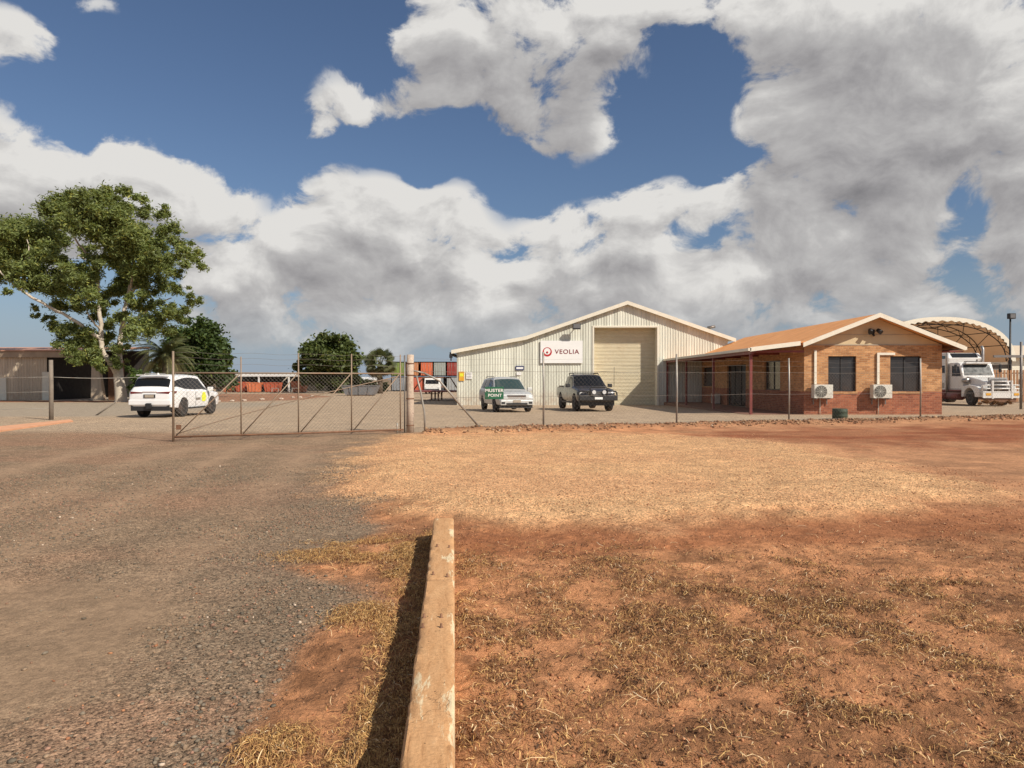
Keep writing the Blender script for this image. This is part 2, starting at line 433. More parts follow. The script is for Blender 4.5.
strw = straw_density(X, Y)
near = sstep(16, 5, np.hypot(X, Y)); nearm = sstep(45, 12, np.hypot(X, Y))
dirt = np.clip(1-pad-drive-yard, 0, 1)
H = (fbm(X*.35, Y*.35, 3, 2)-.5)*.11*sstep(60,10,Y)*(1-.8*sstep(20,24,Y))
H += (fbm(X*1.6, Y*1.6, 4, 3)-.5)*.05*nearm*(dirt*1.5+.25*drive+.7*pad)
H += (fbm(X*6, Y*6, 4, 5, .6)-.5)*.06*near*(dirt+.12*drive+.45*pad)
H += (np.abs(fbm(X*14, Y*14, 3, 6, .6)-.5))*.05*near*dirt + strw*near*.02*sstep(.35,.65,fbm(X*9,Y*9,3,77))
# raised edge of the gravel pad, loose windrow along the fence, wheel ruts
H += .10*pad*sstep(22, 9, Y)
ed = sdpoly(X, Y, PAD); H += .05*np.exp(-((ed-.5)/.6)**2)*sstep(1,4,X)*sstep(.35,.6,fbm(X*.5,Y*.5,2,9))
fy = Y-FNC(X); wr = np.exp(-((fy+.15)/.45)**2)*(X > -2.6); H += .13*wr*(.5+fbm(X*2,Y*2,3,14))
for off, ph in ((-3.6,0),(-5.3,.4)):
    ln = X - (off - .12*(Y-4)); H -= .018*np.exp(-(ln/.22)**2)*drive*nearm
# keep the soil off the beam foot
Z = mzv + H - .015
me = bpy.data.meshes.new('ground'); nx = len(XS); ny = len(YS)
me.vertices.add(nx*ny); me.vertices.foreach_set('co', np.column_stack([X, Y, Z]).ravel())
ii = (np.arange(ny-1)[:,None]*nx+np.arange(nx-1)[None,:]).ravel()
q = np.column_stack([ii, ii+1, ii+1+nx, ii+nx]).ravel()
nf = len(ii)
me.loops.add(nf*4); me.loops.foreach_set('vertex_index', q)
me.polygons.add(nf); me.polygons.foreach_set('loop_start', np.arange(nf)*4)
me.polygons.foreach_set('use_smooth', np.ones(nf, bool))
me.update(); me.validate()
# soil colours (albedo) by material zone
def colr(c): return np.array(c)[None,:]
n_l = fbm(X*.5, Y*.5, 4, 51)[:,None]; n_m = fbm(X*2.5, Y*2.5, 4, 52)[:,None]
streak = fbm(X*.35+Y*.10, Y*1.1, 4, 53)[:,None]
n_s = fbm(X*11, Y*11, 3, 57, .6)[:,None]
C = colr((.64,.30,.14))*(.66+.62*n_m)*(1-.38*sstep(.5,.66,n_s)*near[:,None])                                  # orange dirt
C = C*(1-.35*sstep(.48,.7,fbm(X*1.1,Y*1.6,4,54))[:,None])
C = C*(1-band[:,None]*.65) + band[:,None]*colr((.34,.125,.052))*.65
far_r = sstep(7.5, 9.5, Y)[:,None]*sstep(3,8,X)[:,None]; C = C*(1-far_r*.6)+far_r*.6*colr((.46,.25,.135))*(.8+.4*n_m)
dcol = colr((.235,.165,.105))*(.80+.40*n_m)
dcol = dcol*(1-.55*sstep(.45,.62,streak)) + .55*sstep(.45,.62,streak)*colr((.29,.185,.115))
dcol = dcol*(1-.35*sstep(.52,.66,n_l)) + .35*sstep(.52,.66,n_l)*colr((.31,.165,.10))
dk = sstep(.30,.05, np.abs((X+3.3+.10*(Y-5))/1.0+ (n_l[:,0]-.5)*2)*.2)[:,None]
nearedge = sstep(1.8,.2, sdpoly(X, Y, DRIVE))[:,None]*sstep(16,9,Y)[:,None]
dcol = dcol*(1-.4*nearedge)+.4*nearedge*colr((.19,.142,.098))*(.8+.4*n_m)
redm = (sstep(.54,.66, fbm(X*1.2+5, Y*1.2, 3, 66))*sstep(2.6,.6,sdpoly(X,Y,DRIVE))*sstep(6,4.5,Y))[:,None]
dcol = dcol*(1-redm*.25)+redm*.25*colr((.34,.17,.10))
trk = np.zeros_like(X)
for x0_ in (-2.6,-4.3,-5.6,-7.4): trk = np.maximum(trk, np.exp(-((X-(x0_-.17*(Y-4)+.5*(fbm(Y*.15+x0_,Y*0+x0_,2,31)-.5)))/(.24+.012*Y))**2))
trk = (trk*sstep(.25,.6,fbm(X*.6,Y*.35,3,32))*drive*(1-nearedge[:,0]*.6))[:,None]
dcol = dcol*(1-.75*trk)+.75*trk*colr((.34,.225,.14))
sn = sand[:,None]; dcol = dcol*(1-sn*.8)+sn*.8*colr((.29,.195,.12))*(.9+.2*n_m)
C = C*(1-drive[:,None])+drive[:,None]*dcol
pcol = colr((.58,.35,.178))*(.74+.50*n_m)
pcol = pcol*(1-.35*sstep(.5,.68,n_l))+.35*sstep(.5,.68,n_l)*colr((.52,.27,.14))
C = C*(1-pad[:,None])+pad[:,None]*pcol
rc = colr((.30,.105,.048))*(.75+.5*n_m); rc = rc*(1-.45*sstep(.5,.62,streak))+.45*sstep(.5,.62,streak)*colr((.44,.22,.11))
C = C*(1-red[:,None])+red[:,None]*rc
yc = colr((.39,.29,.195))*(.78+.44*n_m); yc = yc*(1-.4*sstep(.45,.65,streak))+.4*sstep(.45,.65,streak)*colr((.35,.27,.19))
C = C*(1-yard[:,None])+yard[:,None]*yc
wr_c = wr
C = C*(1-.6*wr[:,None])+.6*wr[:,None]*colr((.24,.13,.075))
# red soil apron and grey gravel in front of the left sheds, red island in the yard
ap = (sstep(56.5,58.5,Y)*sstep(63,61,Y)*(X < -30))[:,None]; C = C*(1-ap)+ap*colr((.20,.085,.045))
isl = (sstep(0,.8, sdpoly(X+(n_m[:,0]-.5)*3, Y+(n_l[:,0]-.5)*4, gpoly([(205,402.5),(300,400),(335,396.5),(305,393.5),(205,394)]))))[:,None]; C = C*(1-isl)+isl*colr((.30,.155,.09))*(.6+.8*n_m)
gr = ((X < -13)*sstep(29,31,Y)*sstep(57,55,Y)*sstep(-15,-19,X))[:,None]; C = C*(1-.7*gr)+.7*gr*colr((.30,.255,.195))
fd = sstep(130,220,Y)[:,None]; C = C*(1-fd)+fd*colr((.22,.15,.09))
sd_ = strw[:,None]*sstep(14,6,Y)[:,None]
C = C*(1-.45*sd_)+.45*sd_*colr((.24,.125,.058))
C = np.clip(C, .01, .9)
ca = me.color_attributes.new('soil', 'FLOAT_COLOR', 'POINT'); ca.data.foreach_set('color', np.column_stack([C, np.ones(len(C))]).ravel())
# x: how stony, y: how sandy/smooth, z: loose dirt
stn = np.clip(drive*(1-.75*sand)*(1-.6*trk[:,0])*.9+pad*1.0+yard*.35+.3*red+.12*dirt, 0, 1)
ma = me.color_attributes.new('zone', 'FLOAT_COLOR', 'POINT'); ma.data.foreach_set('color', np.column_stack([stn, pad, dirt, np.ones(len(C))]).ravel())

gm = bpy.data.materials.new('ground_soil'); gm.use_nodes = True; N = NT(gm.node_tree); P = gm.node_tree.nodes['Principled BSDF']
geo = N.node('ShaderNodeNewGeometry').outputs['Position']
a1 = N.node('ShaderNodeVertexColor', layer_name='soil').outputs[0]
z1 = N.sep(N.node('ShaderNodeVertexColor', layer_name='zone').outputs[0])
wob = N.vm('ADD', geo, N.vm('SCALE', N.vm('SUBTRACT', N.noise(geo, 30, 2, out=1), (.5,.5,.5)), .012))
v1 = N.node('ShaderNodeTexVoronoi'); N.put(v1.inputs['Vector'], wob); v1.inputs['Scale'].default_value = 130
v2 = N.node('ShaderNodeTexVoronoi'); N.put(v2.inputs['Vector'], wob); v2.inputs['Scale'].default_value = 58
peb1 = N.sep(v1.outputs['Color'])[0]; peb2 = N.sep(v2.outputs['Color'])[1]
fine = N.noise(geo, 90, 3, .7); mid = N.noise(geo, 14, 5, .65); big = N.noise(geo, 3.0, 5, .6)
grit = N.m('ADD', N.m('MULTIPLY', N.m('SUBTRACT', peb1, .5), 1.0), N.m('MULTIPLY', N.m('SUBTRACT', peb2, .5), .8))
mult = N.m('ADD', 1.0, N.m('MULTIPLY', N.m('MULTIPLY', grit, z1[0]), 1.25))
mult = N.m('MULTIPLY', mult, N.rng(fine, .25, .75, .80, 1.2))
mult = N.m('MULTIPLY', mult, N.rng(mid, .3, .7, .78, 1.22))
mult = N.m('MULTIPLY', mult, N.rng(big, .3, .7, .86, 1.14))
mult = N.m('MAXIMUM', mult, .15)
base = N.vm('SCALE', a1, mult)
# some stones are pale, some bluish or pinkish
tint = N.mix(1.0, N.ramp(N.sep(v2.outputs['Color'])[0], [(0,(.95,.93,.88)),(.5,(1,1,1)),(1,(1.15,1.0,.92))]), (1,1,1,1), 'MULTIPLY')
base = N.mix(N.m('MULTIPLY', z1[0], .55), base, N.mix(1.0, base, tint, 'MULTIPLY'))
N.put(P.inputs['Base Color'], base); P.inputs['Roughness'].default_value = .93; P.inputs['Specular IOR Level'].default_value = .2
hs = N.m('MULTIPLY', N.m('SUBTRACT', 1.0, v2.outputs['Distance']), .0075)
hs = N.m('ADD', hs, N.m('MULTIPLY', N.m('SUBTRACT', 1.0, v1.outputs['Distance']), .003))
hs = N.m('MULTIPLY', hs, N.m('MULTIPLY', z1[0], .8))
hd = N.m('ADD', N.m('MULTIPLY', mid, .030), N.m('MULTIPLY', fine, .006))
hd = N.m('ADD', hd, N.m('MULTIPLY', N.noise(geo, 38, 5, .75), .034))
hd = N.m('MULTIPLY', hd, N.m('ADD', .35, N.m('MULTIPLY', z1[2], .75)))
bp = N.node('ShaderNodeBump'); bp.inputs['Strength'].default_value = .9; bp.inputs['Distance'].default_value = 1.0
N.put(bp.inputs['Height'], N.m('ADD', hs, hd)); N.put(P.inputs['Normal'], bp.outputs[0])
me.materials.append(gm)
ground = bpy.data.objects.new('ground', me); COL.objects.link(ground); tag(ground, kind='structure')
_HI = (XS, YS, Z.reshape(ny, nx))
def gz(x, y):
    """ground height at points (arrays) by bilinear lookup"""
    x = np.asarray(x, float); y = np.asarray(y, float)
    i = np.clip(np.searchsorted(XS, x)-1, 0, nx-2); j = np.clip(np.searchsorted(YS, y)-1, 0, ny-2)
    tx = (x-XS[i])/(XS[i+1]-XS[i]); ty = (y-YS[j])/(YS[j+1]-YS[j]); Zg = _HI[2]
    return (Zg[j,i]*(1-tx)+Zg[j,i+1]*tx)*(1-ty)+(Zg[j+1,i]*(1-tx)+Zg[j+1,i+1]*tx)*ty
def gh(x, y): return float(gz(x, y))

# ------------------------------------------------------------------ loose stones, straw (uncountable)
def mesh_np(name, V, Fq, k, mat, cols=None, smooth=False, parent=None):
    me = bpy.data.meshes.new(name); me.vertices.add(len(V)); me.vertices.foreach_set('co', np.asarray(V, dtype=np.float32).ravel())
    nf = len(Fq); me.loops.add(nf*k); me.loops.foreach_set('vertex_index', np.asarray(Fq, dtype=np.int32).ravel())
    me.polygons.add(nf); me.polygons.foreach_set('loop_start', np.arange(nf)*k)
    if smooth: me.polygons.foreach_set('use_smooth', np.ones(nf, bool))
    me.update()
    if cols is not None:
        a = me.color_attributes.new('tone', 'FLOAT_COLOR', 'POINT'); a.data.foreach_set('color', np.column_stack([cols, np.ones(len(cols))]).astype(np.float32).ravel())
    me.materials.append(mat); o = bpy.data.objects.new(name, me); COL.objects.link(o)
    if parent: o.parent = parent
    return o
def tone_mat(name, rough=.85, transl=0.0, spec=.3, varn=.25, nscale=60, tt=(1.5,1.55,.7)):
    m = bpy.data.materials.new(name); m.use_nodes = True; N = NT(m.node_tree); p = m.node_tree.nodes['Principled BSDF']
    c = N.node('ShaderNodeVertexColor', layer_name='tone').outputs[0]
    nz = N.noise(N.node('ShaderNodeNewGeometry').outputs['Position'], nscale, 4, .6)
    c = N.vm('SCALE', c, N.rng(nz, .3, .7, 1-varn, 1+varn))
    N.put(p.inputs['Base Color'], c); p.inputs['Roughness'].default_value = rough; p.inputs['Specular IOR Level'].default_value = spec
    if transl:
        t = N.node('ShaderNodeBsdfTranslucent'); N.put(t.inputs[0], N.vm('MULTIPLY', c, tt))
        mx = N.node('ShaderNodeMixShader'); mx.inputs[0].default_value = transl
        N.l.new(p.outputs[0], mx.inputs[1]); N.l.new(t.outputs[0], mx.inputs[2])
        out = [n for n in m.node_tree.nodes if n.type == 'OUTPUT_MATERIAL'][0]; N.l.new(mx.outputs[0], out.inputs[0])
    return m
M['stone_tone'] = tone_mat('stone_tone'); M['straw_tone'] = tone_mat('straw_tone', .7, .12, tt=(1.2,1.0,.7))
_ico = bmesh.new(); bmesh.ops.create_icosphere(_ico, subdivisions=1, radius=1.0)
ICOV = np.array([v.co[:] for v in _ico.verts]); ICOF = np.array([[v.index for v in f.verts] for f in _ico.faces]); _ico.free()
def stones(name, x, y, size, cols, sink=.25, flat=.65):
    n = len(x); k = len(ICOV)
    z = gz(x, y)
    sc = size[:,None]*rng.uniform(.6,1.25,(n,3)); sc[:,2] *= flat
    V = ICOV[None]*(1+rng.uniform(-.28,.28,(n,k,1)))*sc[:,None,:]
    an = rng.uniform(0,6.28,n); c = np.cos(an)[:,None]; s = np.sin(an)[:,None]
    vx = V[...,0]*c-V[...,1]*s; vy = V[...,0]*s+V[...,1]*c
    V = np.stack([vx+x[:,None], vy+y[:,None], V[...,2]+(z+size*flat*(1-2*sink))[:,None]], -1).reshape(-1,3)
    Fq = (ICOF[None]+np.arange(n)[:,None,None]*k).reshape(-1,3)
    return mesh_np(name, V, Fq, 3, M['stone_tone'], np.repeat(cols, k, 0))
def pal(n, table, w=None, jit=.2):
    t = np.array(table); i = rng.choice(len(t), n, p=None if w is None else np.array(w)/sum(w))
    return t[i]*rng.uniform(1-jit, 1+jit, (n,1))
def scatter(n, xr, yr, prob, power=1.0):
    x = rng.uniform(*xr, n); y = yr[0]+(yr[1]-yr[0])*rng.uniform(0,1,n)**power
    keep = (np.abs(x) < y*.80+1.2) & (rng.uniform(0,1,n) < prob(x, y)); return x[keep], y[keep]
# grey road gravel on the drive
def pr(x, y):
    p_, d_, s_, r_, b_, yd = masks(x, y)
    return d_*(1-.86*s_)*(.12+.88*sstep(.40,.62,fbm(x*1.0,y*.8,3,71)))*(.55+.6*sstep(2.5,.2,sdpoly(x,y,DRIVE)))
x, y = scatter(150000, (-8,0.5), (2.2,13), pr, 1.25)
sz = .0035+.013*rng.uniform(0,1,len(x))**4.0*np.clip(1.0,.5,1.3)
tag(stones('gravel', x, y, sz, pal(len(x), [(.20,.16,.115),(.26,.18,.115),(.13,.105,.075),(.30,.17,.115),(.55,.43,.32),(.24,.14,.09)], [5,4,3,1.4,.15,1.5])),
    'small grey and pink road gravel loose on the drive left of the beam', 'gravel', kind='stuff')
# tan crushed rock of the pad
x, y = scatter(60000, (-4,13), (8.2,21.5), lambda x, y: masks(x,y)[0]*.9, 1.2)
sz = .005+.009*rng.uniform(0,1,len(x))**2.5
tag(stones('gravel', x, y, sz, pal(len(x), [(.60,.36,.19),(.52,.29,.15),(.68,.46,.28),(.34,.17,.085)], [5,4,.8,2.5])),
    'pale tan crushed rock spread in front of the fence', 'gravel', kind='stuff')
# crumbs of soil
def pr3(x, y):
    m_ = masks(x, y); return np.clip(1-m_[0]-m_[1]-m_[5], 0, 1)*sstep(.4,.6,fbm(x*1.5,y*1.5,3,81))*.8+.04
x, y = scatter(60000, (-2.5,8), (2.2,13), pr3, 1.2)
x, y = x[np.abs(x-beam_x(y)-.1) > .13], y[np.abs(x-beam_x(y)-.1) > .13]
sz = .003+.010*rng.uniform(0,1,len(x))**3.5
tag(stones('soil_crumbs', x, y, sz, pal(len(x), [(.46,.215,.105),(.36,.155,.075),(.24,.10,.05),(.52,.29,.16)], [4,3,2,1])),
    'red brown crumbs and clods of earth among the dry grass', 'soil', kind='stuff')
# rubble windrow along the fence
n = 14000; x = rng.uniform(-2.7, 32, n); y = FNC(x)-.15+rng.normal(0,.34,n); sz = .012+.045*rng.uniform(0,1,n)**5
k_ = rng.uniform(0,1,n) < sstep(.3,.6,fbm(x*1.3,y*1.3,3,61))*.9+.15; x, y, sz = x[k_], y[k_], sz[k_]; n = len(x)
tag(stones('rubble', x, y, sz, pal(n, [(.40,.25,.14),(.30,.16,.09),(.16,.09,.05),(.52,.38,.26),(.22,.12,.07)], [3,3,2.5,.3,3]), .2, .75),
    'low windrow of broken rock and dead leaves along the wire fence', 'rubble', kind='stuff')
# dry grass
def straw(name, x, y, L, Wd, cols, lift, label):
    n = len(x); an = rng.uniform(0, 6.28, n); bend = rng.normal(0, .5, n)
    t = np.array([-.5,-.17,.17,.5]); V = np.zeros((n,4,2,3)); z = gz(x, y)
    for i, tt in enumerate(t):
        a = an+bend*tt*2; px = x+np.cos(an+bend*tt)*L*tt; py = y+np.sin(an+bend*tt)*L*tt
        w = Wd*(1-.5*abs(tt)*1.6)/2
        hz_ = gz(px, py)+.004+lift*(.25-tt*tt)*4*.6+lift*rng.uniform(0,.8,n)
        V[:,i,0] = np.stack([px-np.sin(a)*w, py+np.cos(a)*w, hz_+w*.6], -1)
        V[:,i,1] = np.stack([px+np.sin(a)*w, py-np.cos(a)*w, hz_-w*.2], -1)
    b = (np.arange(n)*8)[:,None,None]
    q = np.array([[0,1,3,2],[2,3,5,4],[4,5,7,6]])[None]+b
    return tag(mesh_np(name, V.reshape(-1,3), q.reshape(-1,4), 4, M['straw_tone'], np.repeat(cols, 8, 0)), label, 'grass', kind='stuff')
tabs = [(.62,.39,.15),(.48,.27,.10),(.34,.17,.07),(.19,.09,.04),(.10,.05,.025),(.78,.60,.36)]
x, y = scatter(260000, (-.6,6.6), (2.2,7.2), lambda x, y: straw_density(x, y)**1.25*.46*(x > beam_x(y)+.2), 1.1)
n = len(x); straw('dry_grass', x, y, .02+.07*rng.uniform(0,1,n)**2.2, .0022+.003*rng.uniform(0,1,n)**2, pal(n, tabs, [2.4,3.4,4,3.5,2.4,.4]), .020, 'flattened brown dry grass drifted over the red dirt right of the beam')
x, y = scatter(300000, (-2.6,-.2), (2.2,7.4), lambda x, y: straw_density(x, y)**1.2*1.0*(x < beam_x(y)-.01), 1.1)
n = len(x); straw('dry_grass', x, y, .025+.07*rng.uniform(0,1,n)**2, .0018+.0028*rng.uniform(0,1,n)**2, pal(n, tabs, [5,5,3.5,2,1,.4]), .020, 'golden dead grass heaped along the shaded left side of the beam')

x, y = scatter(11000, (-2.2,8), (2.2,9.5), lambda x, y: (masks(x,y)[1] < .5)*(.12+.9*straw_density(x,y))*sstep(9.5,7,y)*(np.abs(x-beam_x(y)-.1) > .12), 1.1)
n = len(x); straw('dry_stalks', x, y, .04+.09*rng.uniform(0,1,n)**2, .0024+.0025*rng.uniform(0,1,n), pal(n, [(.74,.54,.30),(.60,.40,.19),(.80,.66,.44),(.40,.22,.10)], [2,3,.6,3]), .022, 'longer pale bent stalks scattered over the red soil on both sides of the beam')

# dark crumbled leaf mould and twig bits lying in drifts
x, y = scatter(150000, (-2.0,8), (2.2,8.5), lambda x, y: (masks(x,y)[1] < .5)*(.05+.6*straw_density(x,y))*sstep(.42,.56,fbm(x*4.5,y*4.5,3,92))*sstep(8.5,6.5,y)*(np.abs(x-beam_x(y)-.1) > .11), 1.1)
n = len(x); straw('leaf_mould', x, y, .008+.03*rng.uniform(0,1,n)**2, .005+.007*rng.uniform(0,1,n), pal(n, [(.13,.065,.032),(.20,.10,.05),(.08,.042,.022),(.30,.16,.08)], [4,4,3,1.5]), .012, 'dark crumbled leaf mould and twig bits drifted over the red soil')

x, y = scatter(26000, (-.6,7), (2.2,7), lambda x, y: (x > beam_x(y)+.21)*(.06+.8*straw_density(x,y))*sstep(7,5.6,y), 1.1)
n = len(x); straw('grass_flakes', x, y, .012+.03*rng.uniform(0,1,n)**2, .003+.004*rng.uniform(0,1,n), pal(n, [(.66,.43,.19),(.52,.31,.13),(.76,.58,.34)], [4,4,1]), .010, 'flat golden flakes of broken grass lying right of the beam')
# ------------------------------------------------------------------ building materials
def brick_mat(name, c1, c2, mortar, sc=1.0):
    m = bpy.data.materials.new(name); m.use_nodes = True; N = NT(m.node_tree); p = m.node_tree.nodes['Principled BSDF']
    o = N.sep(N.node('ShaderNodeTexCoord').outputs['Object']); v = N.comb(N.m('ADD', o[0], o[1]), o[2], 0.0)
    b = N.node('ShaderNodeTexBrick'); N.put(b.inputs['Vector'], v)
    b.inputs['Scale'].default_value = 1.0; b.inputs['Brick Width'].default_value = .25; b.inputs['Row Height'].default_value = .088
    b.inputs['Mortar Size'].default_value = .008; b.inputs['Mortar Smooth'].default_value = .2; b.inputs['Bias'].default_value = 0
    b.inputs['Color1'].default_value = c4(c1); b.inputs['Color2'].default_value = c4(c2); b.inputs['Mortar'].default_value = c4(mortar)
    nz = N.noise(v, 2.0, 5, .6); n2 = N.noise(v, 22, 3, .6)
    col = N.vm('SCALE', b.outputs[0], N.m('MULTIPLY', N.rng(nz, .3, .7, .82, 1.15), N.rng(n2, .3, .7, .85, 1.15)))
    N.put(p.inputs['Base Color'], col); p.inputs['Roughness'].default_value = .9; p.inputs['Specular IOR Level'].default_value = .2
    bp = N.node('ShaderNodeBump'); bp.inputs['Strength'].default_value = .8; bp.inputs['Distance'].default_value = .012
    N.put(bp.inputs['Height'], N.m('SUBTRACT', 1.0, b.outputs['Fac'])); N.put(p.inputs['Normal'], bp.outputs[0])
    return m
M['brick_tan'] = brick_mat('brick_tan', (.62,.33,.15), (.40,.19,.085), (.50,.36,.22))
M['brick_red'] = brick_mat('brick_red', (.42,.15,.08), (.26,.085,.05), (.38,.22,.14))
def clad_mat(name, base, alt, var=.12):
    """vertical sheets with sun bleached and stained runs"""
    m = bpy.data.materials.new(name); m.use_nodes = True; N = NT(m.node_tree); p = m.node_tree.nodes['Principled BSDF']
    oc = N.node('ShaderNodeTexCoord').outputs['Object']; o = N.sep(oc); u = N.m('ADD', o[0], o[1])
    cell = N.m('FLOOR', N.m('DIVIDE', u, .38)); wn = N.node('ShaderNodeTexWhiteNoise', noise_dimensions='1D'); N.put(wn.inputs['W'], cell)
    col = N.mix(wn.outputs[0], c4(base), c4(alt))
    st = N.noise(N.comb(N.m('MULTIPLY', u, 6.0), 0, N.m('MULTIPLY', o[2], .35)), 1.6, 6, .65)
    col = N.vm('SCALE', col, N.rng(st, .3, .7, 1-var*1.6, 1+var))
    low = N.m('MULTIPLY', N.rng(o[2], .1, .9, 1, 0), N.rng(N.noise(oc, 3, 5), .35, .65, .2, .8))
    col = N.mix(N.m('MULTIPLY', low, .55), col, (.36,.20,.11,1))
    N.put(p.inputs['Base Color'], col); p.inputs['Roughness'].default_value = .55; p.inputs['Specular IOR Level'].default_value = .35
    return m
M['cream_clad'] = clad_mat('cream_cladding', (.76,.76,.65), (.56,.56,.47))
M['door_clad'] = material('roller_door_paint', (.74,.66,.48), .5, .07, 2, dirt=(.42,.30,.18), dirt_amt=.35)
M['beige_board'] = material('beige_board', (.60,.47,.28), .6, .06, 2)
M['old_clad'] = clad_mat('old_cladding', (.66,.54,.40), (.56,.46,.34))
M['tile'] = None
def tile_mat():
    m = bpy.data.materials.new('terracotta_sheet'); m.use_nodes = True; N = NT(m.node_tree); p = m.node_tree.nodes['Principled BSDF']
    oc = N.node('ShaderNodeTexCoord').outputs['Object']; o = N.sep(oc)
    r_ = N.m('SINE', N.m('MULTIPLY', o[1], 2*math.pi/.19))
    nz = N.noise(oc, 1.2, 6, .65)
    col = N.ramp(nz, [(.3,(.72,.30,.095)),(.7,(.86,.41,.15))])
    st = N.noise(N.comb(N.m('MULTIPLY', o[1], 5.0), N.m('MULTIPLY', o[0], .5), 0), 1.5, 5, .6)
    col = N.vm('SCALE', col, N.rng(st, .3, .7, .86, 1.1))
    N.put(p.inputs['Base Color'], col); p.inputs['Roughness'].default_value = .6
    bp = N.node('ShaderNodeBump'); bp.inputs['Strength'].default_value = .6; bp.inputs['Distance'].default_value = .02
    N.put(bp.inputs['Height'], r_); N.put(p.inputs['Normal'], bp.outputs[0]); return m
M['tile'] = tile_mat()
M['glass_office'] = material('office_glass', (.035,.035,.036), .12, .3, 1.5, spec=.6)
M['pink_roof'] = material('pink_roof', (.50,.26,.17), .6, .12, 1)
M['concrete'] = material('concrete', (.38,.32,.25), .9, .12, 3, bump=.2)
M['orange_conc'] = material('orange_concrete', (.62,.31,.17), .9, .12, 3, bump=.3)

def ribbed_wall(mb, x0, x1, bot, top, y, pitch=.19, depth=.02, plane='y', sgn=-1):
    """ribbed sheet; bot/top are functions of the run coordinate; the outer face looks along sgn"""
    xs = []; x = x0
    prof = [(0,0),(.35,0),(.45,1),(.75,1),(.85,0)]
    while x < x1-1e-6:
        for a, d in prof:
            xx = x+a*pitch
            if xx <= x1: xs.append((xx, d))
        x += pitch
    xs.append((x1, 0)); vs = []; fs = []
    for xx, d in xs:
        yy = y+sgn*d*depth
        for zz in (bot(xx), top(xx)): vs.append((xx, yy, zz) if plane == 'y' else (yy, xx, zz))
    for i in range(len(xs)-1): fs.append((2*i, 2*i+2, 2*i+3, 2*i+1))
    mb.add(vs, fs)

# ------------------------------------------------------------------ the shed
SZ = 50.0; SB = -.30
shed = thing('metal_shed', 'cream ribbed metal shed with low gable, lean-to on its left and tall roller door', 'shed', (0, SZ, 0))
xa, xb, xl = 1.0, 15.4, -3.93
def roofz(x):
    if x < xa: return 3.60+(4.52-3.60)*(x-xl)/(xa-xl)
    if x < 8.2: return 4.52+(7.02-4.52)*(x-xa)/(8.2-xa)
    return 7.02-(7.02-4.52)*(x-8.2)/(xb-8.2)
DX0, DX1, DT = 5.86, 10.36, 5.28
mb = MB()
ribbed_wall(mb, xl, DX0-.12, lambda x: SB, lambda x: roofz(x)-.02, 0)
ribbed_wall(mb, DX0-.12, DX1+.12, lambda x: DT+.12, lambda x: roofz(x)-.02, 0)
ribbed_wall(mb, DX1+.12, xb, lambda x: SB, lambda x: roofz(x)-.02, 0)
ribbed_wall(mb, 0, 18, lambda y: SB, lambda y: 3.58, xl, plane='x', sgn=-1)
ribbed_wall(mb, 0, 18, lambda y: SB, lambda y: 4.5, xb, plane='x', sgn=1)
mb.build('wall', M['cream_clad'], shed, fix=False)
mb = MB(); mb.prism([(xl,SB),(xb,SB),(xb,4.5),(8.2,7.0),(xa,4.5),(xl,3.58)], 'y', 17.9, 18.0); mb.build('rear_wall', M['cream_clad'], shed)
mb = MB()
ov = .28
for (p, q) in (((xl-.35, roofz(xl)-.065), (xa, 4.52)), ((xa, 4.52), (8.2, 7.02)), ((8.2, 7.02), (xb+.5, roofz(xb)-.17))):
    mb.prism([(p[0],p[1]), (q[0],q[1]), (q[0],q[1]+.10), (p[0],p[1]+.10)], 'y', -ov, 18.2)
mb.build('roof', M['cream_trim'], shed)
mb = MB()
for (p, q) in (((xl-.38, roofz(xl)-.075), (xa, 4.52)), ((xa, 4.52), (8.2, 7.02)), ((8.2, 7.02), (xb+.5, roofz(xb)-.17))):
    mb.prism([(p[0],p[1]-.13), (q[0],q[1]-.13), (q[0],q[1]+.13), (p[0],p[1]+.13)], 'y', -ov-.04, -ov)
mb.build('barge_board', M['cream_trim'], shed)
mb = MB(); mb.box(xl-.50, xl-.36, -ov, 18.2, 3.30, 3.50); mb.box(xl-.46, xl-.38, -.1, 0, 2.9, 3.3); mb.box(xl-.52,xl-.30,-.35,-.1,3.1,3.34); mb.build('gutter', M['black_plastic'], shed)
mb = MB()
for i in range(55):
    z0 = SB+.02+i*(DT-SB)/55; h = (DT-SB)/55
    mb.add([(DX0,.80,z0),(DX1,.80,z0),(DX1,.745,z0+h*.35),(DX0,.745,z0+h*.35),(DX1,.745,z0+h*.7),(DX0,.745,z0+h*.7),(DX1,.80,z0+h),(DX0,.80,z0+h)], [(0,1,2,3),(3,2,4,5),(5,4,6,7)])
mb.build('roller_door', M['door_clad'], shed, fix=False)
mb = MB()
mb.box(DX0-.12,DX0,-.06,.84,SB,DT); mb.box(DX1,DX1+.12,-.06,.84,SB,DT); mb.box(DX0-.12,DX1+.12,-.06,.84,DT,DT+.12)
mb.build('door_frame', M['cream_trim'], shed)
mb = MB(); mb.box(DX0,DX1,-.3,.8,SB-.05,SB+.025); mb.build('door_sill', M['concrete'], shed)
mb = MB(); mb.lathe([(.16,0),(.16,.25),(.26,.28),(.26,.36),(.05,.46)], (12.6,9,5.9), n=12); mb.build('roof_vent', M['grey_metal'], shed)
mb = MB(); mb.tube([(14.4,.9,4.85),(14.4,.9,5.35)], .05, 8); mb.tube([(14.2,.9,5.3),(14.75,.9,5.42)], .11, 8); mb.build('roof_camera', M['grey_metal'], shed)

